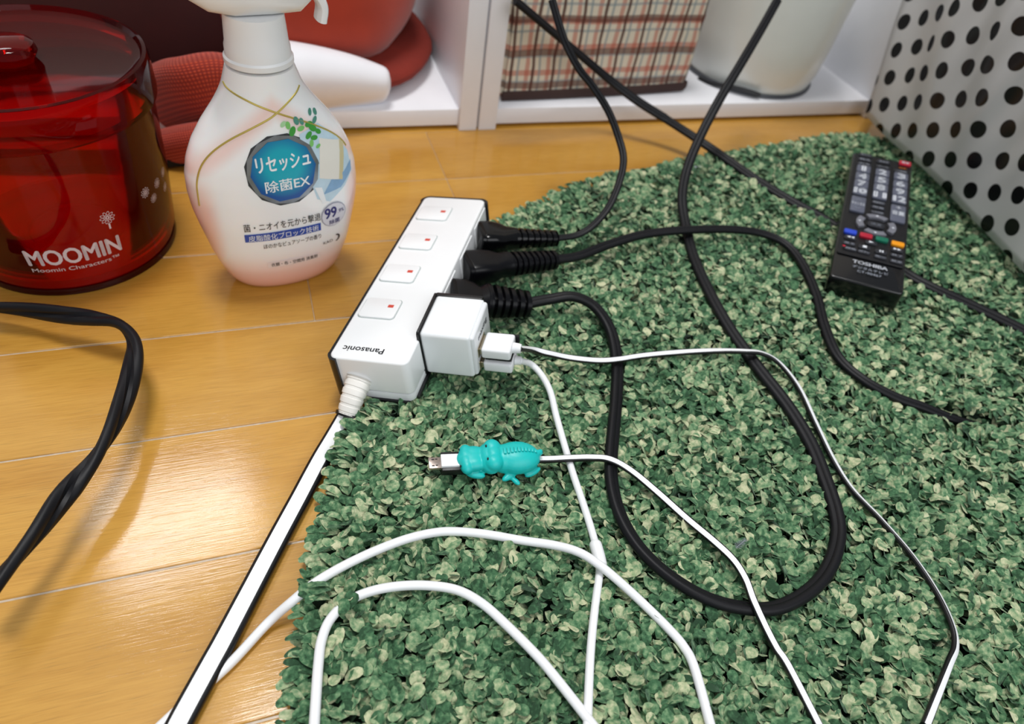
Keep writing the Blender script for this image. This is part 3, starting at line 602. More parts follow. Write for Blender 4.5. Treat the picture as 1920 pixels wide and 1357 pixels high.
# ------------------------------------------------------------------ plugs with black cords
CB = mat('cord_black', '0b0b10', .5, spec=.3, bump=.08, bscale=900); PBG = mat('plug_gloss_black', '070709', .14, spec=.35); PBM = mat('plug_satin_black', '08080c', .3, spec=.25)
RUGPATHS = []   # (path, radius) that press the pile down
def plug(label, root_px, end_px, end_z, m, size, ring_n, cordpts, cw, ch, blen=.030, bootw=.0095, depth=.8, waist=.34, tw=None):
    r_ = sf.loc(*root_px, 0, SW+.0005); y_ = r_[1]; root = sf.pt(SW+.0005, y_, -.0118)
    end = G(*end_px, end_z); ax = end-root; L = np.linalg.norm(ax); ax /= L
    up = np.array([0, 0, 1.]); side = np.cross(up, ax); side /= np.linalg.norm(side); up = np.cross(ax, side)
    fr = Frame(root, np.array([ax, side, up]).T); t = thing('plug', root, label, 'plug', 'black mains plugs in the power strip')
    wd, ht = size
    v, f = loft(fr, [(0, wd*.92, ht*.92), (.0008, wd, ht), (.003, wd, ht), (.0034, wd*.975, ht*.97), (.0040, wd, ht), (blen*.4, wd, ht), (blen*.62, wd*.95, ht*.93, 0, 3.4), (blen*.8, wd*.72, ht*.8, 0, 3), (blen, bootw*1.25, bootw*1.1, 0, 2.4), (blen+.001, bootw, bootw*.9, 0, 2.2)], 36, 4.2); obj('plug_body', v, f, m, t)
    P0 = fr.pt(blen-.001, 0, 0); boot([P0, (P0+end)/2, end], bootw*.62, bootw*.48, ring_n, m, t, ry=.88, depth=depth, name='strain_relief')
    path = [end-ax*.002]+[G(a, b, c) for a, b, c in cordpts]; pp = catmull(path, 12)
    tws = None if tw is None else np.interp(np.linspace(0, 1, len(pp)), np.linspace(0, 1, len(tw)), tw)
    v, f = sweep(pp, twin(cw, ch, waist=waist), twist=tws); obj('cord', v, f, CB, t); RUGPATHS.append((pp, cw/2)); return fr, t
plug('glossy black plug farthest along the power strip, thin cord rising to the back', (893, 432), (1043, 447), .0225, PBG, (.0235, .0170), 7,
     [(1080, 441, .0235), (1110, 424, .028), (1140, 390, .036), (1160, 345, .047), (1169, 300, .058), (1160, 258, .067), (1140, 207, .080), (1110, 160, .094), (1085, 128, .104), (1058, 75, .12), (1035, 0, .14)], .0056, .0032, blen=.027, bootw=.0125, tw=[0, .1, .5, .9, .9, .6])
plug('satin black plug second from the far end, cord curving right across the rug', (866, 487), (1040, 487), .0225, PBM, (.0235, .0165), 8.6,
     [(1085, 480, .021), (1140, 459, .0215), (1210, 439, .023), (1290, 431, .0235), (1370, 430, .0215), (1430, 438, .0185), (1475, 459, .0165), (1505, 496, .0155), (1530, 552, .0150), (1546, 612, .0150), (1572, 670, .0150), (1620, 713, .0145), (1680, 745, .0135), (1730, 763, .0120), (1785, 785, .008), (1850, 806, .004)], .0074, .0046, blen=.033, bootw=.0140)
plug('ribbed black plug behind the white charger, cord making a big loop on the rug', (842, 550), (990, 570), .0225, PBM, (.0255, .0165), 5.6,
     [(1030, 561, .024), (1075, 556, .026), (1115, 575, .023), (1145, 620, .018), (1157, 680, .0155), (1156, 740, .0150), (1151, 800, .0150), (1146, 860, .0150), (1149, 915, .0150), (1166, 972, .0152), (1202, 1030, .0152), (1260, 1083, .0152), (1330, 1123, .0150), (1400, 1140, .0148), (1460, 1138, .0148), (1517, 1108, .0150), (1553, 1066, .0150), (1571, 1010, .0150), (1567, 960, .0148), (1545, 893, .0142), (1518, 828, .0140), (1476, 760, .0140), (1424, 693, .0142), (1372, 622, .0145), (1331, 550, .0150), (1300, 480, .0158), (1285, 420, .019), (1279, 370, .026), (1288, 318, .036), (1312, 258, .051), (1350, 185, .072), (1392, 115, .092), (1430, 50, .11), (1458, 0, .125)], .0078, .0052, blen=.024, bootw=.0180, depth=.62, waist=.2, tw=[0, .2, .5, .6, .6, .6, .6, .5, .3, 0, -.3, -.5])
# loose flat cord from the shelf to the remote
pp = catmull([G(*q) for q in ((965, 0, .118), (1046, 68, .088), (1102, 115, .066), (1145, 151, .050), (1195, 189, .037), (1250, 224, .027), (1303, 258, .020), (1352, 291, .0165), (1415, 335, .0140), (1480, 375, .0135), (1548, 413, .0115), (1620, 462, .0080), (1700, 513, .0115), (1750, 540, .0125), (1812, 568, .0125), (1880, 600, .0125), (1960, 640, .0125))], 12)
v, f = sweep(pp, twin(.0088, .0046), twist=[-.5]*60+[-.3]*(len(pp)-60)); obj('loose_cord', v, f, CB, label='loose black flat cord passing beneath the television remote', category='cord'); RUGPATHS.append((pp, .0038))
# twisted black cord at the left
pp = catmull([G(*q) for q in ((-60, 572, .014), (40, 580, .016), (118, 590, .019), (175, 597, .022), (222, 607, .024), (247, 633, .025), (251, 668, .026), (240, 725, .026), (216, 790, .026), (183, 850, .026), (142, 903, .026), (112, 940, .026), (60, 1010, .026), (-30, 1120, .026))], 16)
s_ = np.linspace(0, 1, len(pp)); v, f = sweep(pp, twin(.0100, .0056, waist=.45), twist=.5+s_*math.pi*3.7); obj('loose_cord', v, f, CB, label='twisted thick black cord bending on the bare wood at the left', category='cord')

# ------------------------------------------------------------------ USB charger
cf = Frame(G(783, 625, .0465), rotm(-.52, 0, -.2)*.969); CW, CD, CH = .032, .0359, .031
t = thing('usb_charger', cf.pt(CW/2, CD/2, -CH), 'white cube-shaped charger plugged into the near end of the power strip', 'charger')
CHW = mat('charger_white', 'f3f6f8', .22, coat=.3)
v, f = rbox(.0004, CW-.002, 0, CD, -CH, 0, .0022, 4); obj('charger_body', cf.pts(v), f, CHW, t)
v, f = rbox(-.0012, .0010, -.0008, CD+.0012, -CH-.0012, .0008, .0018, 3); obj('black_back_rim', cf.pts(v), f, BLK, t)
for v, f in (rbox(.0, CW-.003, CD-.002, CD+.0016, -.006, .0004, .0008, 2), rbox(.001, CW-.004, .002, CD-.002, -CH-.0014, -CH+.002, .0008, 2)): obj('black_edging', cf.pts(v), f, BLK, t)
v, f = rbox(CW-.0035, CW, .0012, CD-.0012, -CH+.0012, -.0012, .0016, 4); face = obj('charger_face', cf.pts(v), f, mat('face_white', 'e9ebee', .25, coat=.2), t)
UM = mat('usb_metal', 'b9ae98', .3, metal=.9)
def face_text(body, yc, zc, wd, ht):
    v2, f2 = fit_text(body, wd, ht, .01); obj('lettering', cf.pts(np.array([(CW+.0002, yc+a, zc+b) for a, b in v2])), f2, mat('grey_ink', '4e525a', .5), t, smooth=False)
face_text('maxing', .0185, -.0085, .0190, .0046)
for z in (-.0160, -.0262):
    v, f = rbox(CW-.001, CW+.0004, .0052, .0208, z-.0035, z+.0035, .0003, 1); obj('usb_port', cf.pts(v), f, UM, t)

# ------------------------------------------------------------------ USB cables
def usb_head(fr_z, x0=.0338, x1=.0508):
    v, f = rbox(CW+.0003, x0+.001, .0068, .0192, fr_z-.0022, fr_z+.0022, .0003, 1); m_ = (cf.pts(v), f)
    v, f = rbox(x0, x1, .0050, .0210, fr_z-.0034, fr_z+.0036, .0014, 3); b_ = (cf.pts(v), f); return m_, b_
cw_ = mat('cable_white', 'f2f3f5', .35)
t = thing('usb_cable', cf.pt(.0355, .013, -.016), 'thin two-tone white and black charging cable in the upper charger port', 'cable')
m_, b_ = usb_head(-.0160); obj('metal_shell', *m_, UM, t); obj('usb_housing', *b_, cw_, t)
v, f = rbox(.0358, .0512, .0055, .0205, -.0206, -.0192, .0004, 1); obj('black_underside', cf.pts(v), f, BLK, t)
v, f = rbox(.0400, .0530, .0200, .0222, -.0190, -.0135, .0005, 1); obj('black_underside', cf.pts(v), f, BLK, t)
e0 = cf.pt(.0508, .013, -.016); e1 = cf.pt(.0556, .013, -.0162)
v, f = sweep(np.linspace(e0, e1, 5), circ(.0030, 20, .0030), scale=[1.05, 1.0, .97, .93, .85]); obj('strain_relief', v, f, cw_, t)
path = [e1+(e0-e1)*.2, G(1000, 656, .0285), G(1030, 663, .0240), G(1070, 671, .0200), G(1120, 676, .0205), G(1158, 674, .0210), G(1205, 667, .0185), G(1270, 661, .0165), G(1340, 658, .0165), G(1395, 659, .0205), G(1430, 663, .0200), G(1462, 682, .0165), G(1498, 728, .0155), G(1530, 796, .0155), G(1562, 862, .0155), G(1597, 917, .0155), G(1652, 975, .0150), G(1710, 1042, .0150), G(1757, 1112, .0152), G(1785, 1172, .0155), G(1791, 1212, .0155), G(1778, 1248, .0155), G(1735, 1360, .0155)]
two_tone('cable_lead', path, .0040, .0026, t, .62, twist=[0, -.35, -.4, -.4, -.35, -.3, .1, .35, .35, .35, .4, .45, .55, .6, .7, .6, .2], white=cw_); RUGPATHS.append((catmull(path, 10), .002))
t = thing('usb_cable', cf.pt(.0355, .013, -.0262), 'round white charging cable in the lower charger port with a joint sleeve', 'cable')
m_, b_ = usb_head(-.0262, .0342, .0512); obj('metal_shell', *m_, UM, t); obj('usb_housing', *b_, cw_, t)
e0 = cf.pt(.0515, .0135, -.0262); e1 = cf.pt(.0550, .0135, -.0262)
v, f = sweep(np.linspace(e0, e1, 4), circ(.0026, 20), scale=[1.1, 1, .95, .9]); obj('strain_relief', v, f, cw_, t)
path = [e1+(e0-e1)*.3, G(996, 683, .0230), G(1016, 704, .0200), G(1032, 735, .0170), G(1043, 780, .0160), G(1060, 840, .0150), G(1075, 890, .0148), G(1092, 940, .0148), G(1108, 990, .0148), G(1120, 1035, .0148), G(1124, 1070, .0146), G(1118, 1120, .0148), G(1111, 1180, .0148), G(1106, 1245, .0148), G(1101, 1370, .0148)]
pp = catmull(path, 10); v, f = sweep(pp, circ(.0019, 14)); obj('cable_lead', v, f, cw_, t); RUGPATHS.append((pp, .002))
sl = catmull([G(1115, 1016, .0152), G(1122, 1040, .0152), G(1127, 1062, .0152)], 6); v, f = sweep(sl, circ(.0031, 18), scale=[.8]+[1]*(len(sl)-2)+[.9]); obj('joint_sleeve', v, f, cw_, t)
def white_cable(label, pts, r=.0021):
    pp = catmull([G(*q) for q in pts], 10); v, f = sweep(pp, circ(r, 16)); obj('charging_cable', v, f, cw_, label=label, category='cable'); RUGPATHS.append((pp, r)); return pp
pA = white_cable('outer white cable arching from the bare wood across the near rug', [(260, 1400, .0025), (340, 1325, .0025), (430, 1245, .0025), (500, 1170, .0040), (548, 1127, .0115), (590, 1093, .0145), (640, 1063, .0145), (700, 1034, .0150), (760, 1011, .0150), (810, 999, .0150), (850, 996, .0152), (910, 1001, .0152), (980, 1013, .0155), (1040, 1022, .0175), (1085, 1035, .0195), (1125, 1060, .0200), (1170, 1098, .0175), (1215, 1140, .0155), (1255, 1180, .0152), (1282, 1212, .0152), (1302, 1252, .0152), (1335, 1370, .0152)])
pB = white_cable('inner white cable making the smaller arch at the near rug edge', [(588, 1380, .0150), (593, 1300, .0150), (597, 1245, .0150), (603, 1200, .0150), (620, 1160, .0148), (655, 1126, .0140), (700, 1107, .0150), (755, 1098, .0152), (810, 1098, .0152), (860, 1107, .0152), (905, 1132, .0152), (950, 1172, .0152), (1000, 1222, .0152), (1035, 1262, .0152), (1120, 1370, .0152)])

# ------------------------------------------------------------------ micro-USB cable and crocodile cover
ca0 = G(808, 867, .0205); ca1 = G(1008, 859, .0205); ax = ca1-ca0; ax[2] = 0; ax /= np.linalg.norm(ax); up = np.array([0, 0, 1.]); sd = np.cross(up, ax)
kf = Frame([ca0[0], ca0[1], .0195], np.array([ax, sd, up]).T)     # local x runs from the metal tip to the tail, y to the far side
def kx(px, py=865, z=0.0): return kf.loc(px, py, 2, z)
t = thing('micro_usb_cable', kf.o, 'thin white charging cable with metal micro plug held by the turquoise crocodile', 'cable')
x0 = kx(803)[0]; x1 = kx(826)[0]; x2 = kx(880)[0]
v, f = rbox(x0, x1+.001, -.0034, .0034, -.0009, .0009, .0004, 2); tip = obj('metal_plug', kf.pts(v), f, mat('plug_steel', 'b9aaa2', .28, metal=.9, vary=.1), t)
ST = mat('slot_dark', '2a2423', .6)
for yy in (-.0019, .0019):
    for v, f in (rbox(x0+.0016, x0+.0030, yy-.0004, yy+.0004, .0008, .00105, .0001, 1), rbox(x0+.0034, x0+.0046, yy-.0002, yy+.0005, .0008, .00105, .0001, 1)): obj('latch_slot', kf.pts(v), f, ST, tip)
v, f = rbox(x1, x2, -.0039, .0036, .0006, .0030, .0004, 2); obj('plug_housing', kf.pts(v), f, cw_, t)
v, f = rbox(x1+.0002, x2, -.0056, .0060, -.0030, .0016, .0005, 2); obj('black_underside', kf.pts(v), f, BLK, t)
path = [kf.pt(.050, 0, .0002), G(1030, 861, .0185), G(1070, 859, .0180), G(1110, 858, .0180), G(1145, 862, .0200), G(1185, 884, .0165), G(1235, 925, .0160), G(1290, 974, .0160), G(1340, 1016, .0160), G(1375, 1050, .0160), G(1397, 1085, .0170), G(1412, 1125, .0195), G(1432, 1170, .0175), G(1455, 1215, .0160), G(1478, 1250, .0160), G(1540, 1370, .0160)]
two_tone('cable_lead', path, .0040, .0026, t, .66, twist=[0, 0, -.1, -.3, -.5, -.4, -.2, -.1, 0, 0], white=cw_); RUGPATHS.append((catmull(path, 10), .002))
TEAL = mat('turquoise_rubber', '10c0bc', .42, vary=.05, sss=.15)
t = thing('cable_protector', kf.pt(.034, 0, -.006), 'turquoise rubber crocodile cable protector lying on the rug', 'cable protector')
def ell(bm, c, r, rot=(0, 0, 0), seg=20):
    M4 = Matrix.Translation(c)@(Matrix.Rotation(rot[2], 4, 'Z')@Matrix.Rotation(rot[1], 4, 'Y')@Matrix.Rotation(rot[0], 4, 'X'))@Matrix.Diagonal((r[0], r[1], r[2], 1))
    bmesh.ops.create_uvsphere(bm, u_segments=seg, v_segments=14, radius=1, matrix=M4)
bm = bmesh.new()
X = lambda p: kx(p)[0]
# snout (broad tip, pinched behind), head with two brow bumps, rounded body, tail, limbs
for s in (-1, 1):
    ell(bm, (X(871)+.0006, s*.0036, .0026), (.0036, .0052, .0036)); ell(bm, (X(873), s*.0018, .0028), (.0040, .0050, .0036)); ell(bm, (X(888), s*.0024, .0030), (.0062, .0050, .0036))
    ell(bm, (X(922), s*.0043, .0052), (.0048, .0050, .0044))
ell(bm, (X(886), 0, .0028), (.0085, .0072, .0038)); ell(bm, (X(918), 0, .0030), (.0066, .0094, .0056)); ell(bm, (X(923), 0, .0056), (.0044, .0062, .0040))
ell(bm, (X(945), 0, .0018), (.0080, .0080, .0066)); ell(bm, (X(968), 0, .0022), (.0125, .0092, .0070)); ell(bm, (X(985), 0, .0022), (.0072, .0078, .0058))
ell(bm, (X(1003), .0005, .0050), (.0042, .0017, .0017), (0, .25, .12)); ell(bm, (X(1009), .0011, .0052), (.0024, .0012, .0012), (0, .1, .5))
for s in (-1, 1):
    ell(bm, (X(889), s*.0070, -.0010), (.0052, .0022, .0019), (0, 0, s*.25)); ell(bm, (X(953), s*.0080, -.0020), (.0052, .0020, .0018), (0, 0, s*-.55)); ell(bm, (X(997), s*.0062, -.0022), (.0052, .0020, .0018), (0, 0, s*-.5+(.0)))
    ell(bm, (X(963), s*.0108, -.0030), (.0030, .0015, .0013), (0, 0, s*.9)); 
v, f = bmout(bm); me = bpy.data.meshes.new('c'); me.from_pydata(v.tolist(), [], f); oo = bpy.data.objects.new('c', me); COL.objects.link(oo)
r_ = oo.modifiers.new('r', 'REMESH'); r_.mode = 'VOXEL'; r_.voxel_size = .00042; s_ = oo.modifiers.new('s', 'SMOOTH'); s_.factor = .5; s_.iterations = 7
bpy.context.view_layer.update(); ev = oo.evaluated_get(bpy.context.evaluated_depsgraph_get()); m2 = ev.to_mesh(); v = np.array([tuple(q.co) for q in m2.vertices]); f = [tuple(p.vertices) for p in m2.polygons]; ev.to_mesh_clear(); bpy.data.objects.remove(oo)
obj('crocodile_body', kf.pts(v), f, TEAL, t, ang=80); KB = BVHTree.FromPolygons(v.tolist(), f)
def ktop(x, y, dz=0):
    h = KB.ray_cast(Vector((x, y, .05)), Vector((0, 0, -1))); return (x, y, (h[0].z if h[0] else .006)+dz)
DOT = mat('dot_black', '101416', .4)
for s in (-1, 1):
    bm = bmesh.new(); ell(bm, ktop(X(910), s*.0040-.0002, -.0002), (.0005, .0009, .0007)); v, f = bmout(bm); obj('eye', kf.pts(v), f, DOT, t)
    bm = bmesh.new(); ell(bm, (X(862)-.0004, s*.0052, .0042), (.0005, .0007, .0005)); v, f = bmout(bm); obj('nostril', kf.pts(v), f, DOT, t)
nrid = 10
for k in range(nrid):
    xx = X(943)+(X(1001)-X(943))*k/(nrid-1); wd = .0019*(1-.6*k/nrid); cpt = ktop(xx, .0002, 0)
    v, f = rbox(xx-.0007, xx+.0007, -wd, wd, cpt[2]-.0008, cpt[2]+.0009, .0003, 2); obj('back_ridge', kf.pts(v), f, TEAL, t)

# ------------------------------------------------------------------ television remote
rf = Frame([.3758, .2942, .0275], rotm(-.7246, 0.03, -.1113)); RW, RL, RT = .0501, .199, .0165
t = thing('remote_control', rf.pt(RW/2, RL/2, -RT), 'black television remote control lying tilted on the rug', 'remote control')
RB = mat('remote_black', '07070a', .22, coat=.25)
v, f = rbox(0, RW, 0, RL, -RT, 0, .0016, 3, .003, 4); v[:, 2] -= np.where((v[:, 2] > -.004) & (v[:, 1] < .012), (.012-v[:, 1])*.12, 0)
obj('remote_body', rf.pts(v), f, RB, t)
v, f = rbox(.0015, RW-.0015, .0302, RL-.0015, -.0006, .00035, .0002, 1, .002, 3); obj('key_panel', rf.pts(v), f, mat('panel_black', '101014', .35), t)
KG = mat('key_grey', '5c6070', .35, coat=.2); KD = mat('key_dark', '24252c', .4); RI = mat('remote_ink', 'e6eaf2', .4); RI2 = mat('remote_grey_ink', '9aa0ac', .5)
def key(xc, yc, wd, ln, m, txt=None, tw=.005, th=.006, name='key', tm=None, h=.0022, rv=.0012, tb=.03):
    v, f = rbox(xc-wd/2, xc+wd/2, yc-ln/2, yc+ln/2, .0002, h, .0004, 2, rv, 3); k = obj(name, rf.pts(v), f, m, t)
    if txt:
        v2, f2 = fit_text(txt, tw, th, tb); obj('lettering', rf.pts(np.array([(xc+a, yc+b, h+.00015) for a, b in v2])), f2, tm or RI, k, smooth=False)
    return k
for c_, xc in enumerate((.0105, .0260, .0410)):
    for r_, yc in enumerate((.1670, .1528, .1396, .1268)):
        n = c_+1+3*r_; key(xc, yc, .0112, .0122, KG, str(n), .0036 if n in (1,) else (.0066 if n < 10 else .0098), .0096, name='number_key', tb=.055)
key(.0105, .1045, .0112, .024, KG, None, name='channel_key'); 
v2, f2 = fit_text('∧', .005, .0022, .03); obj('lettering', rf.pts(np.array([(.0105+a, .1115+b, .0024) for a, b in v2])), f2, RI2, t, smooth=False)
v2, f2 = fit_text('チャンネル', .0104, .0050, .03); obj('lettering', rf.pts(np.array([(.0105+a, .1045+b, .0024) for a, b in v2])), f2, RI, t, smooth=False)
v2, f2 = fit_text('∨', .005, .0022, .03); obj('lettering', rf.pts(np.array([(.0105+a, .0975+b, .0024) for a, b in v2])), f2, RI2, t, smooth=False)
key(.0410, .1035, .0112, .026, KG, '音量', .0096, .0064, name='volume_key')
v2, f2 = fit_text('+', .004, .004, .02); obj('lettering', rf.pts(np.array([(.0410+a, .1122+b, .0024) for a, b in v2])), f2, RI, t, smooth=False)
for yc, s in ((.1150, '画面表示'), (.1070, '消音'), (.0990, '入力切換')): key(.0260, yc, .0105, .0052, KD, s, .0085, .0028, name='small_key', tm=RI2, h=.0014, tb=0)
for xc, yc, s in ((.0105, .1950, '地デジ'), (.0105, .1860, 'BS'), (.0105, .1775, 'CS'), (.0260, .1890, '番組表'), (.0260, .1790, 'データ'), (.0410, .1775, '二画面')): key(xc, yc, .0115, .0058, KD, s, .0080, .0026, name='small_key', tm=RI2, h=.0014, tb=0)
key(.0434, .1938, .0098, .0072, mat('key_power_red', 'c02038', .35), '電源', .0062, .0034, name='power_key')
v2, f2 = fit_text('録画', .0060, .0022, 0); obj('lettering', rf.pts(np.array([(.0420+a, .1860+b, .0006) for a, b in v2])), f2, mat('orange_ink', 'd07a20', .5), t, smooth=False)
pc_ = np.array([.0259, .0790])
for k, a0 in enumerate((0, 90, 180, 270)):
    aa = np.radians(np.linspace(a0-34, a0+34, 13)); ro, ri = np.array([.0148, .0148]), np.array([.0098, .0098])
    loop = [(pc_[0]+ro[0]*math.cos(a), pc_[1]+ro[1]*math.sin(a)) for a in aa]+[(pc_[0]+ri[0]*math.cos(a), pc_[1]+ri[1]*math.sin(a)) for a in aa[::-1]]; n = len(loop)
    vv = [(x, y, .0022) for x, y in loop]+[(x, y, .0002) for x, y in loop]; ff = [(j, (j+1) % n, n+(j+1) % n, n+j) for j in range(n)]+[(j, j+1, n-2-j, n-1-j) for j in range(12)]
    kk = obj('arrow_key', rf.pts(np.array(vv)), ff, mat('arrow_grey', '74757e', .4), t, smooth=False)
    a = math.radians(a0); c = pc_+.0124*np.array([math.cos(a), math.sin(a)]); tr = [c+.0013*np.array([math.cos(a+q), math.sin(a+q)]) for q in (0, 2.1, 4.2)]
    obj('arrow_mark', rf.pts(np.array([(p[0], p[1], .0024) for p in tr])), [(0, 1, 2)], RI, kk, smooth=False)
key(pc_[0], pc_[1], .0125, .0072, KD, '決定', .0080, .0040, name='enter_key', h=.002, rv=.002, tb=.01, tm=RI2)
for xc, yc, cc in ((.0083, .0603, '2a49c8'), (.0198, .0598, 'b01c34'), (.0312, .0596, '0f6a52'), (.0427, .0585, 'f09a12')): key(xc, yc, .0092, .0056, mat('key_'+cc, cc, .35), None, name='colour_key', h=.0024)
def mark(kind, xc, yc, m=RI):
    tri = lambda x, s: [(x-.0013*s, yc-.0013), (x-.0013*s, yc+.0013), (x+.0013*s, yc)]
    P_ = {'rew': [tri(xc-.0014, -1), tri(xc+.0014, -1)], 'ff': [tri(xc-.0014, 1), tri(xc+.0014, 1)], 'play': [tri(xc, 1.3)], 'stop': [[(xc-.0014, yc-.0014), (xc+.0014, yc-.0014), (xc+.0014, yc+.0014), (xc-.0014, yc+.0014)]], 'pause': [[(xc-s-.0004, yc-.0014), (xc-s+.0005, yc-.0014), (xc-s+.0005, yc+.0014), (xc-s-.0004, yc+.0014)] for s in (-.0009, .0009)], 'dot': [[tuple(np.array([xc, yc])+.0011*np.array([math.cos(q), math.sin(q)])) for q in np.arange(8)*math.pi/4]]}[kind]
    V_, F_ = join([(np.array([(x, y, .0018) for x, y in p]), [tuple(range(len(p)))]) for p in P_]); obj('key_mark', rf.pts(V_), F_, m, t, smooth=False)
for kd, xc, yc in (('rew', .0090, .0528), ('play', .0242, .0524), ('ff', .0428, .0508), ('stop', .0200, .0440), ('pause', .0318, .0430)):
    key(xc, yc, .0085, .0050, KD, None, name='small_key', h=.0015); mark(kd, xc, yc)
for xc, yc, s in ((.0090, .0445, '戻る'), (.0430, .0430, '終了'), (.0200, .0375, 'dボタン'), (.0318, .0360, '録画リスト'), (.0430, .0350, '設定'), (.0105, .0375, '録画')): key(xc, yc, .0092, .0040, KD, s, .0072, .0023, name='small_key', tm=RI2, h=.0013, tb=0)
mark('dot', .0055, .0385, MATS['key_power_red'])
def rtext(s, xc, yc, wd, ht, m, b=.0): v2, f2 = fit_text(s, wd, ht, b); obj('lettering', rf.pts(np.array([(xc+a, yc+b_, .0003) for a, b_ in v2])), f2, m, t, smooth=False)
rtext('TOSHIBA', .0256, .0235, .0245, .0042, RI, .03); rtext('デジタルテレビ', .0262, .0172, .0245, .0034, RI2); rtext('CT-90467', .0258, .0122, .0165, .0026, RI2)

# ------------------------------------------------------------------ polka-dot plastic bag at the right
def dots_mat():
    m = bpy.data.materials.new('dotted_film'); m.use_nodes = True; nt = m.node_tree; nt.nodes.remove(nt.nodes['Principled BSDF']); out = nt.nodes['Material Output']
    uv = nd(nt, 'ShaderNodeUVMap', uv_map='uv'); sp = nd(nt, 'ShaderNodeSeparateXYZ'); nt.links.new(uv.outputs[0], sp.inputs[0])
    fx = math_node(nt, 'SUBTRACT', math_node(nt, 'FRACT', sp.outputs[0]), .5); fy = math_node(nt, 'SUBTRACT', math_node(nt, 'FRACT', sp.outputs[1]), .5)
    r2 = math_node(nt, 'ADD', math_node(nt, 'MULTIPLY', fx, fx), math_node(nt, 'MULTIPLY', fy, fy)); dot = nd(nt, 'ShaderNodeMapRange'); dot.inputs[1].default_value = .28**2*1.06; dot.inputs[2].default_value = .28**2*.94; nt.links.new(r2, dot.inputs[0])
    wh = nd(nt, 'ShaderNodeBsdfDiffuse'); wh.inputs[0].default_value = lin('efeff0'); tl = nd(nt, 'ShaderNodeBsdfTranslucent'); tl.inputs[0].default_value = lin('d0d0d0')
    m1 = nd(nt, 'ShaderNodeMixShader'); m1.inputs[0].default_value = .4; nt.links.new(wh.outputs[0], m1.inputs[1]); nt.links.new(tl.outputs[0], m1.inputs[2])
    tr = nd(nt, 'ShaderNodeBsdfTransparent'); m2 = nd(nt, 'ShaderNodeMixShader'); m2.inputs[0].default_value = .16; nt.links.new(m1.outputs[0], m2.inputs[1]); nt.links.new(tr.outputs[0], m2.inputs[2])
    bk = nd(nt, 'ShaderNodeBsdfDiffuse'); bk.inputs[0].default_value = lin('101013')
    m3 = nd(nt, 'ShaderNodeMixShader'); nt.links.new(dot.outputs[0], m3.inputs[0]); nt.links.new(m2.outputs[0], m3.inputs[1]); nt.links.new(bk.outputs[0], m3.inputs[2])
    gl = nd(nt, 'ShaderNodeBsdfGlossy'); gl.inputs['Roughness'].default_value = .25; m4 = nd(nt, 'ShaderNodeMixShader'); m4.inputs[0].default_value = .05; nt.links.new(m3.outputs[0], m4.inputs[1]); nt.links.new(gl.outputs[0], m4.inputs[2]); nt.links.new(m4.outputs[0], out.inputs[0])
    return m
base = [G(1622, 214, .022), G(1655, 250, .022), G(1693, 284, .024), G(1730, 315, .026), (*G(1768, 352, .024)[:2], .024), G(1808, 395, .022), G(1860, 448, .022), G(1930, 520, .022), G(2020, 600, .022)]
base = np.array([np.array(b) for b in base]); 
top = np.array([(.625, .60, .23), (.60, .53, .23), (.575, .47, .23), (.565, .43, .23), (.560, .39, .23), (.555, .34, .23), (.55, .29, .23), (.545, .21, .23), (.54, .13, .23)])
bb = catmull(base, 6); tt_ = catmull(top, 6); nu = len(bb); nv = 30; V = []; UV = []
su = np.concatenate([[0], np.cumsum(np.linalg.norm(np.diff((bb*.6+tt_*.4), axis=0), axis=1))])
for j in range(nv+1):
    s = j/nv
    for i in range(nu):
        p = bb[i]*(1-s)+tt_[i]*s; wob = .004*math.sin(i*.55+s*5)*math.sin(s*math.pi)+.0025*math.sin(i*1.3-s*9)*s
        V.append(p+np.array([-1, 0, 0])*wob); d_ = .465-p[1]; UV.append(((d_*.872+p[2]*.489)/.0250+.3, (p[2]*.872-d_*.489)/.0250+.1))
F = [(j*nu+i, j*nu+i+1, (j+1)*nu+i+1, (j+1)*nu+i) for j in range(nv) for i in range(nu-1)]
t = thing('plastic_bag', (.68, .36, .022), 'frosted plastic bag with black polka dots standing at the right edge', 'bag')
o = obj('bag_film', V, F, dots_mat(), t, ang=80)
ul = o.data.uv_layers.new(name='uv'); li = np.zeros(len(o.data.loops), np.int32); o.data.loops.foreach_get('vertex_index', li); ul.data.foreach_set('uv', np.array(UV)[li].ravel())
sm = o.modifiers.new('thick', 'SOLIDIFY'); sm.thickness = .0003
# dark stuffing that the film wraps round
v, f = blob((.715, .33, .13), (.118, .21, .105), 3.2, wob=.02, seed=3, zmin=.024); obj('contents', v, f, mat('grey_contents', 'b5adb0', .9, vary=.3, vscale=12), t)
BAGFOOT = bb

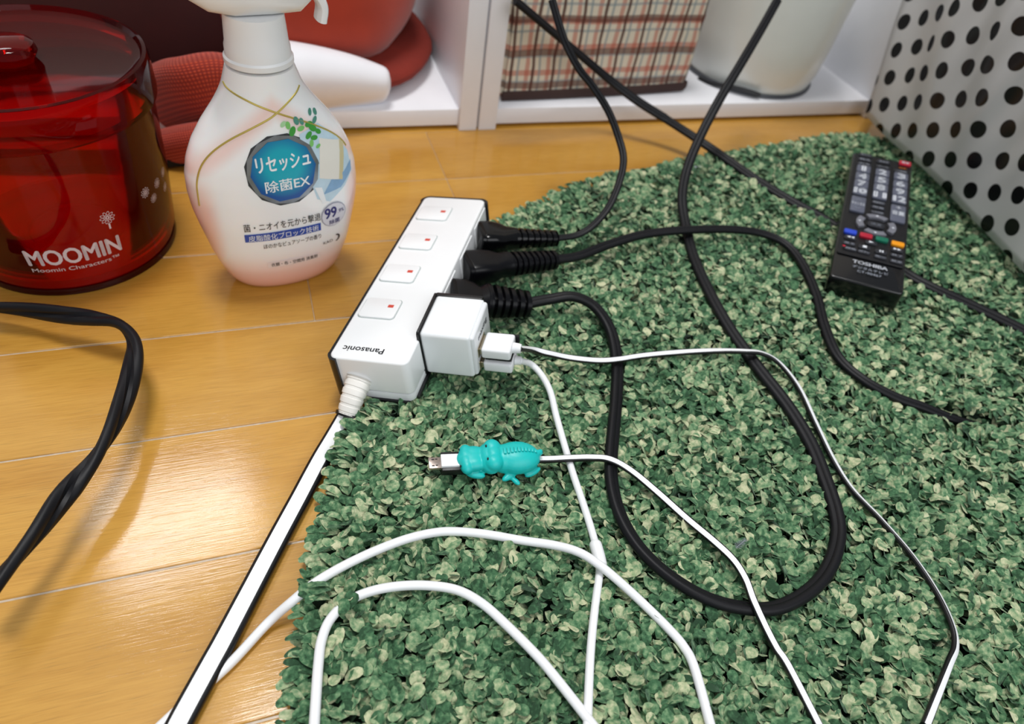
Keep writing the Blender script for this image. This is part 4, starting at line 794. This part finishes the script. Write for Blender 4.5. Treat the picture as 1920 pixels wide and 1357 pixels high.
# ------------------------------------------------------------------ shag rug
edge = [G(*q, .010)[:2] for q in ((540, 1290), (545, 1245), (556, 1190), (572, 1100), (590, 1000), (612, 900), (640, 815), (690, 745))]
edge = [np.array((-.03, -.06)), np.array((-.028, .02))]+edge+[sf.pt(.016, .03, 0)[:2], sf.pt(.020, .10, 0)[:2], sf.pt(.030, .165, 0)[:2]]
edge += [G(*q, .010)[:2] for q in ((945, 408), (1020, 372), (1100, 340), (1190, 320), (1280, 301), (1400, 280), (1500, 264), (1590, 250), (1650, 258))]
edge += [np.array(q) for q in ((.66, .50), (.76, .46), (.85, .36), (.88, .2), (.86, -.06))]
edge = catmull(edge, 5); edge = edge[:, :2]
t = thing('shag_rug', (.35, .22, 0), 'round green shag rug of short petal-like pile', 'rug')
n = len(edge); cen = edge.mean(0); ein = cen+(edge-cen)*.985
V = [(x, y, .0) for x, y in edge]+[(x, y, .0022) for x, y in ein]; F = [(i, (i+1) % n, n+(i+1) % n, n+i) for i in range(n)]+[tuple(range(n))]+[tuple(n+i for i in range(n))]
obj('backing', V, F, mat('rug_backing', '2c4434', .95, vary=.3, vscale=200), t, smooth=False)
def inside(P, poly):
    x, y = P[:, 0], P[:, 1]; c = np.zeros(len(P), bool); j = len(poly)-1
    for i in range(len(poly)):
        xi, yi = poly[i]; xj, yj = poly[j]; cond = ((yi > y) != (yj > y)) & (x < (xj-xi)*(y-yi)/(yj-yi+1e-12)+xi); c ^= cond; j = i
    return c
def segdist(P, path):
    d = np.full(len(P), 9.); z = np.zeros(len(P)); idx = np.zeros(len(P), int)
    for i in range(len(path)-1):
        a = path[i][:2]; b = path[i+1][:2]; ab = b-a; tt = np.clip(((P-a)@ab)/(ab@ab+1e-12), 0, 1); q = a+tt[:, None]*ab; dd = np.linalg.norm(P-q, axis=1)
        m = dd < d; d[m] = dd[m]; idx[m] = i
        if len(path[i]) > 2: z[m] = (path[i][2]+(path[i+1][2]-path[i][2])*tt)[m]
    return d, z, idx
PIT = .0030
gx, gy = np.meshgrid(np.arange(-.04, .74, PIT), np.arange(.0, .53, PIT)); P = np.c_[gx.ravel(), gy.ravel()]+rng.uniform(-.5, .5, (gx.size, 2))*PIT*1.3
P = P[inside(P, edge)]
# keep the part the camera can see (with a margin all round)
q = (np.c_[P, np.full(len(P), .01)]-EYE)@RC; u_ = CX+FPX*q[:, 0]/-q[:, 2]; v_ = CY-FPX*q[:, 1]/-q[:, 2]
P = P[(q[:, 2] < 0) & (u_ > -300) & (u_ < 2250) & (v_ < 1640)]
N = len(P); de, _, ei = segdist(P, np.vstack([edge, edge[:1]]))
hmax = .0122+.0012*np.sin(P[:, 0]*41+P[:, 1]*23)+.0008*np.sin(P[:, 0]*97-P[:, 1]*71)+rng.uniform(-.0018, .0016, N)
hmax -= .0030*np.exp(-de/.006)
_g = rng.uniform(-1, 1, (90, 70)); _ix = (P[:, 0]+.1)/.0105; _iy = (P[:, 1]+.1)/.0105; _i = _ix.astype(int); _j = _iy.astype(int); _a = _ix-_i; _b = _iy-_j
_gg = lambda i, j: _g[i % 90, j % 70]
clump = (_gg(_i, _j)*(1-_a)+_gg(_i+1, _j)*_a)*(1-_b)+(_gg(_i, _j+1)*(1-_a)+_gg(_i+1, _j+1)*_a)*_b
hmax += .0016*clump
def rect_cap(fr, x0, x1, y0, y1, zb, pad=.0015):
    """pile under a resting thing is pressed flat"""
    A = np.array([fr.pt(a, b, zb) for a, b in ((x0, y0), (x1, y0), (x1, y1), (x0, y1))]); c = A.mean(0); B = A[:, :2]+(A[:, :2]-c[:2])/np.linalg.norm(A[:, :2]-c[:2], axis=1)[:, None]*pad
    m = inside(P, B); nrm = np.cross(A[1]-A[0], A[3]-A[0]); zz_ = c[2]-((P[:, 0]-c[0])*nrm[0]+(P[:, 1]-c[1])*nrm[1])/nrm[2]; hmax[m] = np.minimum(hmax[m], zz_[m]-.0008)
rect_cap(sf, 0, SW, 0, SL, -SHT); rect_cap(cf, 0, CW, 0, CD, -CH-.0065, .004); rect_cap(rf, 0, RW, 0, RL, -RT)
rect_cap(kf, x0, .054, -.009, .009, -.0045)
for pth, rr in RUGPATHS:
    d, z, _ = segdist(P, pth[:, :3] if len(pth[0]) > 2 else pth); w_ = rr*1.35+.0018; m = (d < w_) & (z < .03)
    cap = z-rr*.35-.0012+np.clip(d/w_, 0, 1)**3*.003; hmax[m] = np.minimum(hmax[m], cap[m])
hmax = np.maximum(hmax, .0012)
fl = np.array([G(598, 1112, .012)[:2], G(650, 1135, .012)[:2]])
for c in fl:
    m = np.linalg.norm(P-c, axis=1) < .0042; hmax[m] = .0175
keep = hmax > .0026; P = P[keep]; hmax = hmax[keep]; de = de[keep]; ei = ei[keep]; N = len(P)
# tuft petals: a stem that bends over into a rounded cupped leaf
head = rng.uniform(0, 2*math.pi, N); tang = np.roll(edge, -1, 0)-edge; outn = np.c_[tang[:, 1], -tang[:, 0]]; outn /= np.linalg.norm(outn, axis=1)[:, None]
eo = outn[np.clip(ei, 0, len(outn)-1)]; cc = edge.mean(0); flip = np.sign(((P-cc)*eo).sum(1)); ea = np.arctan2(eo[:, 1]*flip, eo[:, 0]*flip)
me_ = de < .011; head[me_] = ea[me_]+rng.normal(0, .45, me_.sum())
L = rng.uniform(.0060, .0092, N); Wd = rng.uniform(.0042, .0068, N); Wd[me_] *= .7; L[me_] *= 1.25
bend = np.radians(rng.uniform(28, 112, N)); bend[me_] = np.radians(rng.uniform(75, 112, me_.sum()))
roll = rng.normal(0, .5, N); cup = rng.uniform(-.12, .4, N)
rows_t = np.array([0, .3, .55, .8, 1.0]); rows_w = np.array([.45, .85, 1.05, 1.0, .60]); cols = np.array([-1, 0, 1.])
VV = np.zeros((N, 15, 3)); ch, shh = np.cos(head), np.sin(head)
xr = np.zeros(N); zr = np.zeros(N); pt = 0; xs_ = []; zs_ = []
for k, tt in enumerate(rows_t):
    dl = (tt-pt)*L; aa = bend*(.35+.75*(tt+pt)/2); xr = xr+np.sin(aa)*dl; zr = zr+np.cos(aa)*dl; xs_.append(xr.copy()); zs_.append(zr.copy()); pt = tt
zmaxr = np.maximum.reduce(zs_)
for k in range(5):
    for j, c in enumerate(cols):
        lat = c*rows_w[k]*Wd/2; up_ = abs(c)*cup*Wd*.35; tipb = (.0004 if (k == 4 and c == 0) else 0)
        lx = xs_[k]-.5*L*.6+tipb; ly = lat; lz = hmax-zmaxr+zs_[k]+up_+lat*np.sin(roll)
        if k == 0: lz = np.minimum(lz, hmax-.003)
        VV[:, k*3+j, 0] = P[:, 0]+lx*ch-ly*shh; VV[:, k*3+j, 1] = P[:, 1]+lx*shh+ly*ch; VV[:, k*3+j, 2] = np.maximum(lz, .0004)
fq = np.array([(k*3+j, k*3+j+1, (k+1)*3+j+1, (k+1)*3+j) for k in range(4) for j in range(2)]); FQ = (np.arange(N)[:, None, None]*15+fq[None]).reshape(-1, 4)
me = bpy.data.meshes.new('pile'); me.vertices.add(N*15); me.vertices.foreach_set('co', (VV.reshape(-1, 3)-np.array([.35, .22, 0])).ravel())
nf = len(FQ); me.loops.add(nf*4); me.loops.foreach_set('vertex_index', FQ.ravel().astype(np.int32)); me.polygons.add(nf); me.polygons.foreach_set('loop_start', np.arange(0, nf*4, 4, dtype=np.int32)); me.polygons.foreach_set('loop_total', np.full(nf, 4, np.int32)); me.polygons.foreach_set('use_smooth', np.ones(nf, bool))
me.update(calc_edges=True); at = me.attributes.new('tint', 'FLOAT', 'POINT'); tv = np.clip(rng.beta(1.5, 1.9, N), 0, 1); at.data.foreach_set('value', np.repeat(tv, 15).astype(np.float32)); me.validate()
def pile_mat():
    m = bpy.data.materials.new('shag_pile'); m.use_nodes = True; nt = m.node_tree; b = nt.nodes['Principled BSDF']; at = nd(nt, 'ShaderNodeAttribute', attribute_name='tint'); tc = nd(nt, 'ShaderNodeTexCoord')
    nz = nd(nt, 'ShaderNodeTexNoise'); nz.inputs['Scale'].default_value = 420; nz.inputs['Detail'].default_value = 4; nt.links.new(tc.outputs['Object'], nz.inputs['Vector'])
    n2 = nd(nt, 'ShaderNodeTexNoise'); n2.inputs['Scale'].default_value = 34; n2.inputs['Detail'].default_value = 3; nt.links.new(tc.outputs['Object'], n2.inputs['Vector'])
    s = math_node(nt, 'ADD', at.outputs['Fac'], math_node(nt, 'MULTIPLY', math_node(nt, 'SUBTRACT', nz.outputs[0], .5), 1.5)); s = math_node(nt, 'ADD', s, math_node(nt, 'MULTIPLY', math_node(nt, 'SUBTRACT', n2.outputs[0], .5), .5))
    cr = nd(nt, 'ShaderNodeValToRGB'); el = cr.color_ramp.elements; el[0].position = .0; el[0].color = lin('28482f'); el[1].position = 1; el[1].color = lin('c9caa4')
    for p_, c_ in ((.28, '456f4c'), (.52, '70916a'), (.75, '9fae86')): e_ = el.new(p_); e_.color = lin(c_)
    nt.links.new(s, cr.inputs[0]); nt.links.new(cr.outputs[0], b.inputs['Base Color']); b.inputs['Roughness'].default_value = .8; b.inputs['Specular IOR Level'].default_value = .25; b.inputs['Sheen Weight'].default_value = .15
    bp = nd(nt, 'ShaderNodeBump'); bp.inputs['Strength'].default_value = .5; bp.inputs['Distance'].default_value = .0006; n3 = nd(nt, 'ShaderNodeTexNoise'); n3.inputs['Scale'].default_value = 1400; nt.links.new(tc.outputs['Object'], n3.inputs['Vector']); nt.links.new(n3.outputs[0], bp.inputs['Height']); nt.links.new(bp.outputs[0], b.inputs['Normal'])
    return m
me.materials.append(pile_mat()); o = bpy.data.objects.new('pile', me); COL.objects.link(o); o.parent = t; o['kind'] = 'stuff'
print('tufts', N)

# ------------------------------------------------------------------ bits on the rug
t = thing('feather', G(1385, 1020, .0150), 'tiny grey downy feather on the rug inside the black cord loop', 'feather')
FM = mat('feather_grey', '8f939a', .9); c = G(1380, 1027, .0150); d_ = G(1398, 1012, .0175)-c
v, f = sweep(catmull([c, c+d_*.5+np.array([0, 0, .0005]), c+d_], 4), circ(.00018, 5)); obj('quill', v, f, FM, t)
pr_ = []
for k in range(26):
    s = k/26; b0 = c+d_*s; sdx = np.cross(d_/np.linalg.norm(d_), [0, 0, 1.])*(1 if k % 2 else -1); b1 = b0+sdx*.0022*(1-s*.6)+d_*.14+np.array([0, 0, rng.uniform(0, .001)])
    pr_.append(sweep([b0, (b0+b1)/2+np.array([0, 0, .0003]), b1], circ(.00009, 4)))
v, f = join(pr_); obj('barbs', v, f, FM, t)
c = G(1308, 313, .0135); v, f = rbox(c[0]-.003, c[0]+.003, c[1]-.0008, c[1]+.0008, c[2], c[2]+.0006, .0002, 1); obj('paper_scrap', v, f, mat('scrap_white', 'dfe6ee', .4), label='tiny white scrap on the far part of the rug beside the rising cord', category='scrap')
